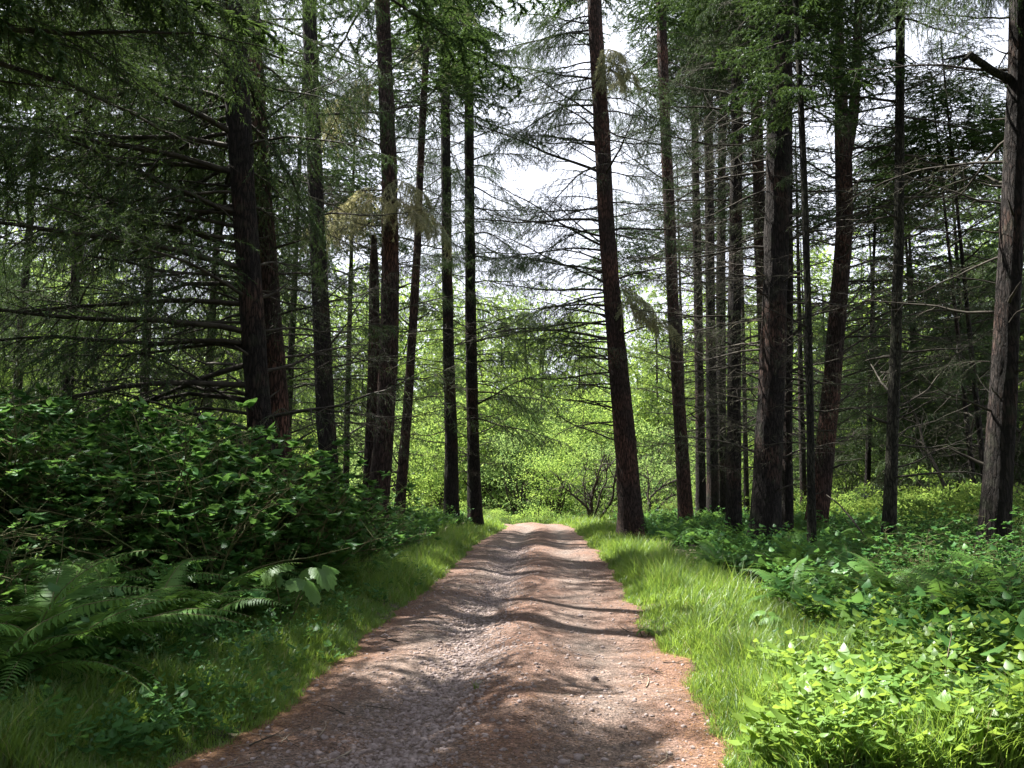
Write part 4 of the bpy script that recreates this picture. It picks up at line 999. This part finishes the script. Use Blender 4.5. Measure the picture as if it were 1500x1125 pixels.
n = 4300; y = 6 + 30 * R.random(n) ** 1.3; sd = R.random(n) < .5; e = 1.2 + 8 * R.random(n) ** 1.2
x = np.where(sd, xl(y) - e, xr(y) + .5 + e); k = np.abs(x / y) < .72
x, y = x[k], y[k]
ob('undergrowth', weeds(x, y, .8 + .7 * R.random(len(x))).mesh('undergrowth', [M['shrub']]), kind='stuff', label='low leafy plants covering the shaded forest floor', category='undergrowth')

n = 1300; y = 1 / (1 / 4.8 + (1 / 16. - 1 / 4.8) * R.random(n)); x = xl(y) - .02 - 2.4 * R.random(n) ** .7
ob('verge_weeds', weeds(x, y, .35 + .5 * R.random(len(x))).mesh('verge_weeds', [M['shrub']]), kind='stuff', label='small leafy weeds mixed into the grass of the left verge', category='undergrowth')
n = 32000; y = 1 / (1 / 4.6 + (1 / 24. - 1 / 4.6) * R.random(n)); sd = R.random(n); off = np.abs(R.normal(size=n)) * (.12 + .25 * (R.random(n) < .4))
x = np.where(sd < .42, xl(y) + off - .05, np.where(sd < .84, xr(y) - off + .05, xl(y) + (xr(y) - xl(y)) * (.55 + .1 * R.normal(size=n))))
P = np.stack([x, y, road_z(x, y) + .008], 1); az = R.random(n) * 6.28; D = np.stack([np.cos(az), np.sin(az), .12 * R.normal(size=n)], 1); W = np.stack([-np.sin(az), np.cos(az), 0 * az], 1)
V, Fc = batch_tri(P, unit(D), W, .02 + .05 * R.random(n), .002 + .002 * R.random(n) + .006 * (R.random(n) < .1))
ob('needle_litter', make_mesh('needle_litter', V, Fc, M['litter']), kind='stuff', label='brown fallen needles and leaf bits along the road edges and crown', category='litter')
# fallen twigs and cones on the road
tw = []
for _ in range(4):
    b = MB(); P = wander((0, 0, .006), (1, 0, 0), .35, 6, .18); P[:, 2] = .008 + np.abs(P[:, 2] - .006) * .25; b.add(*tube(P, [.005, .0045, .004, .0035, .003, .0025, .0015], 5))
    Q = wander(P[2], (.7, .7, .05), .14, 3, .2); Q[:, 2] = np.abs(Q[:, 2]) * .4 + .008; b.add(*tube(Q, [.003, .0025, .002, .0012], 4)); tw.append(b.mesh('fallen_twig', [M['twig_pale'] if _ % 2 else M['twig']]))
for i in range(46):
    y = 1 / (1 / 4.9 + (1 / 18. - 1 / 4.9) * R.random()); q = R.random(); u = .06 + .2 * q * q if R.random() < .5 else .95 - .35 * q * q
    x = float(xl(y) + u * (xr(y) - xl(y))); z = float(road_z(np.array([x]), np.array([y]))[0])
    ob('fallen_twig', tw[R.integers(4)], (x, y, z + .004), (0, 0, R.random() * 6.28), .35 + .8 * R.random(), label=f"small dead twig lying on the {'left' if u < .5 else 'right'} side of the dirt road", category='twig', group='twigs fallen on the dirt road')
# small finds: dry stalks, a fallen stick, a grass tuft in the road
x, y = gp(1375, 1045)
b = MB(); P = np.array([pix(1375, 1040, y)[0], pix(1383, 1000, y)[0], pix(1388, 962, y)[0], pix(1394, 930, y)[0], pix(1390, 905, y)[0]]) - np.array([x, y, gz(x, y)]); P[0, 2] = -.02
b.add(*tube(P, [.006, .005, .0045, .003, .0015], 5)); ob('dry_stalk', b.mesh('dry_stalk', [M['twig_pale']]), (x, y, gz(x, y)), label='upright dry pale stalk in the weeds of the right verge', category='stalk')
b = MB(); A = pix(1212, 722, 18)[0]; B = pix(1296, 796, 16.5)[0]; B[2] = gz(B[0], B[1]) - .02; P = np.linspace(A, B, 6) + R.normal(size=(6, 3)) * .02 - B
b.add(*tube(P, [.012, .016, .02, .02, .024, .026], 6)); ob('fallen_stick', b.mesh('fallen_stick', [M['twig']]), tuple(B), label='thin dead stick slanting down between the forked and the lone slim trunk', category='stick')
x, y = pix_ground(697, 1012); n = 14; b = MB(); b.add(*blades(R.normal(size=n) * .01, R.normal(size=n) * .01, np.zeros(n), .05 + .06 * R.random(n), np.full(n, .005), .5, 3))
ob('grass_tuft', b.mesh('grass_tuft', [M['grass']]), (x, y, float(road_z(np.array([x]), np.array([y]))[0])), label='tiny grass tuft growing in the middle of the dirt road', category='grass tuft')
for o_ in bpy.data.objects:
    if o_.parent is None and 'label' in o_ and len(o_['label'].replace('-', ' ').split()) > 15: print('LONG', o_.name, o_['label'])
print('tris', sum(sum(len(p.vertices)-2 for p in m_.polygons) if len(m_.polygons)<2000 else len(m_.polygons)*(len(m_.polygons[0].vertices)-2) for m_ in bpy.data.meshes)); print('objects', len(bpy.data.objects), 'shrubs', nS)
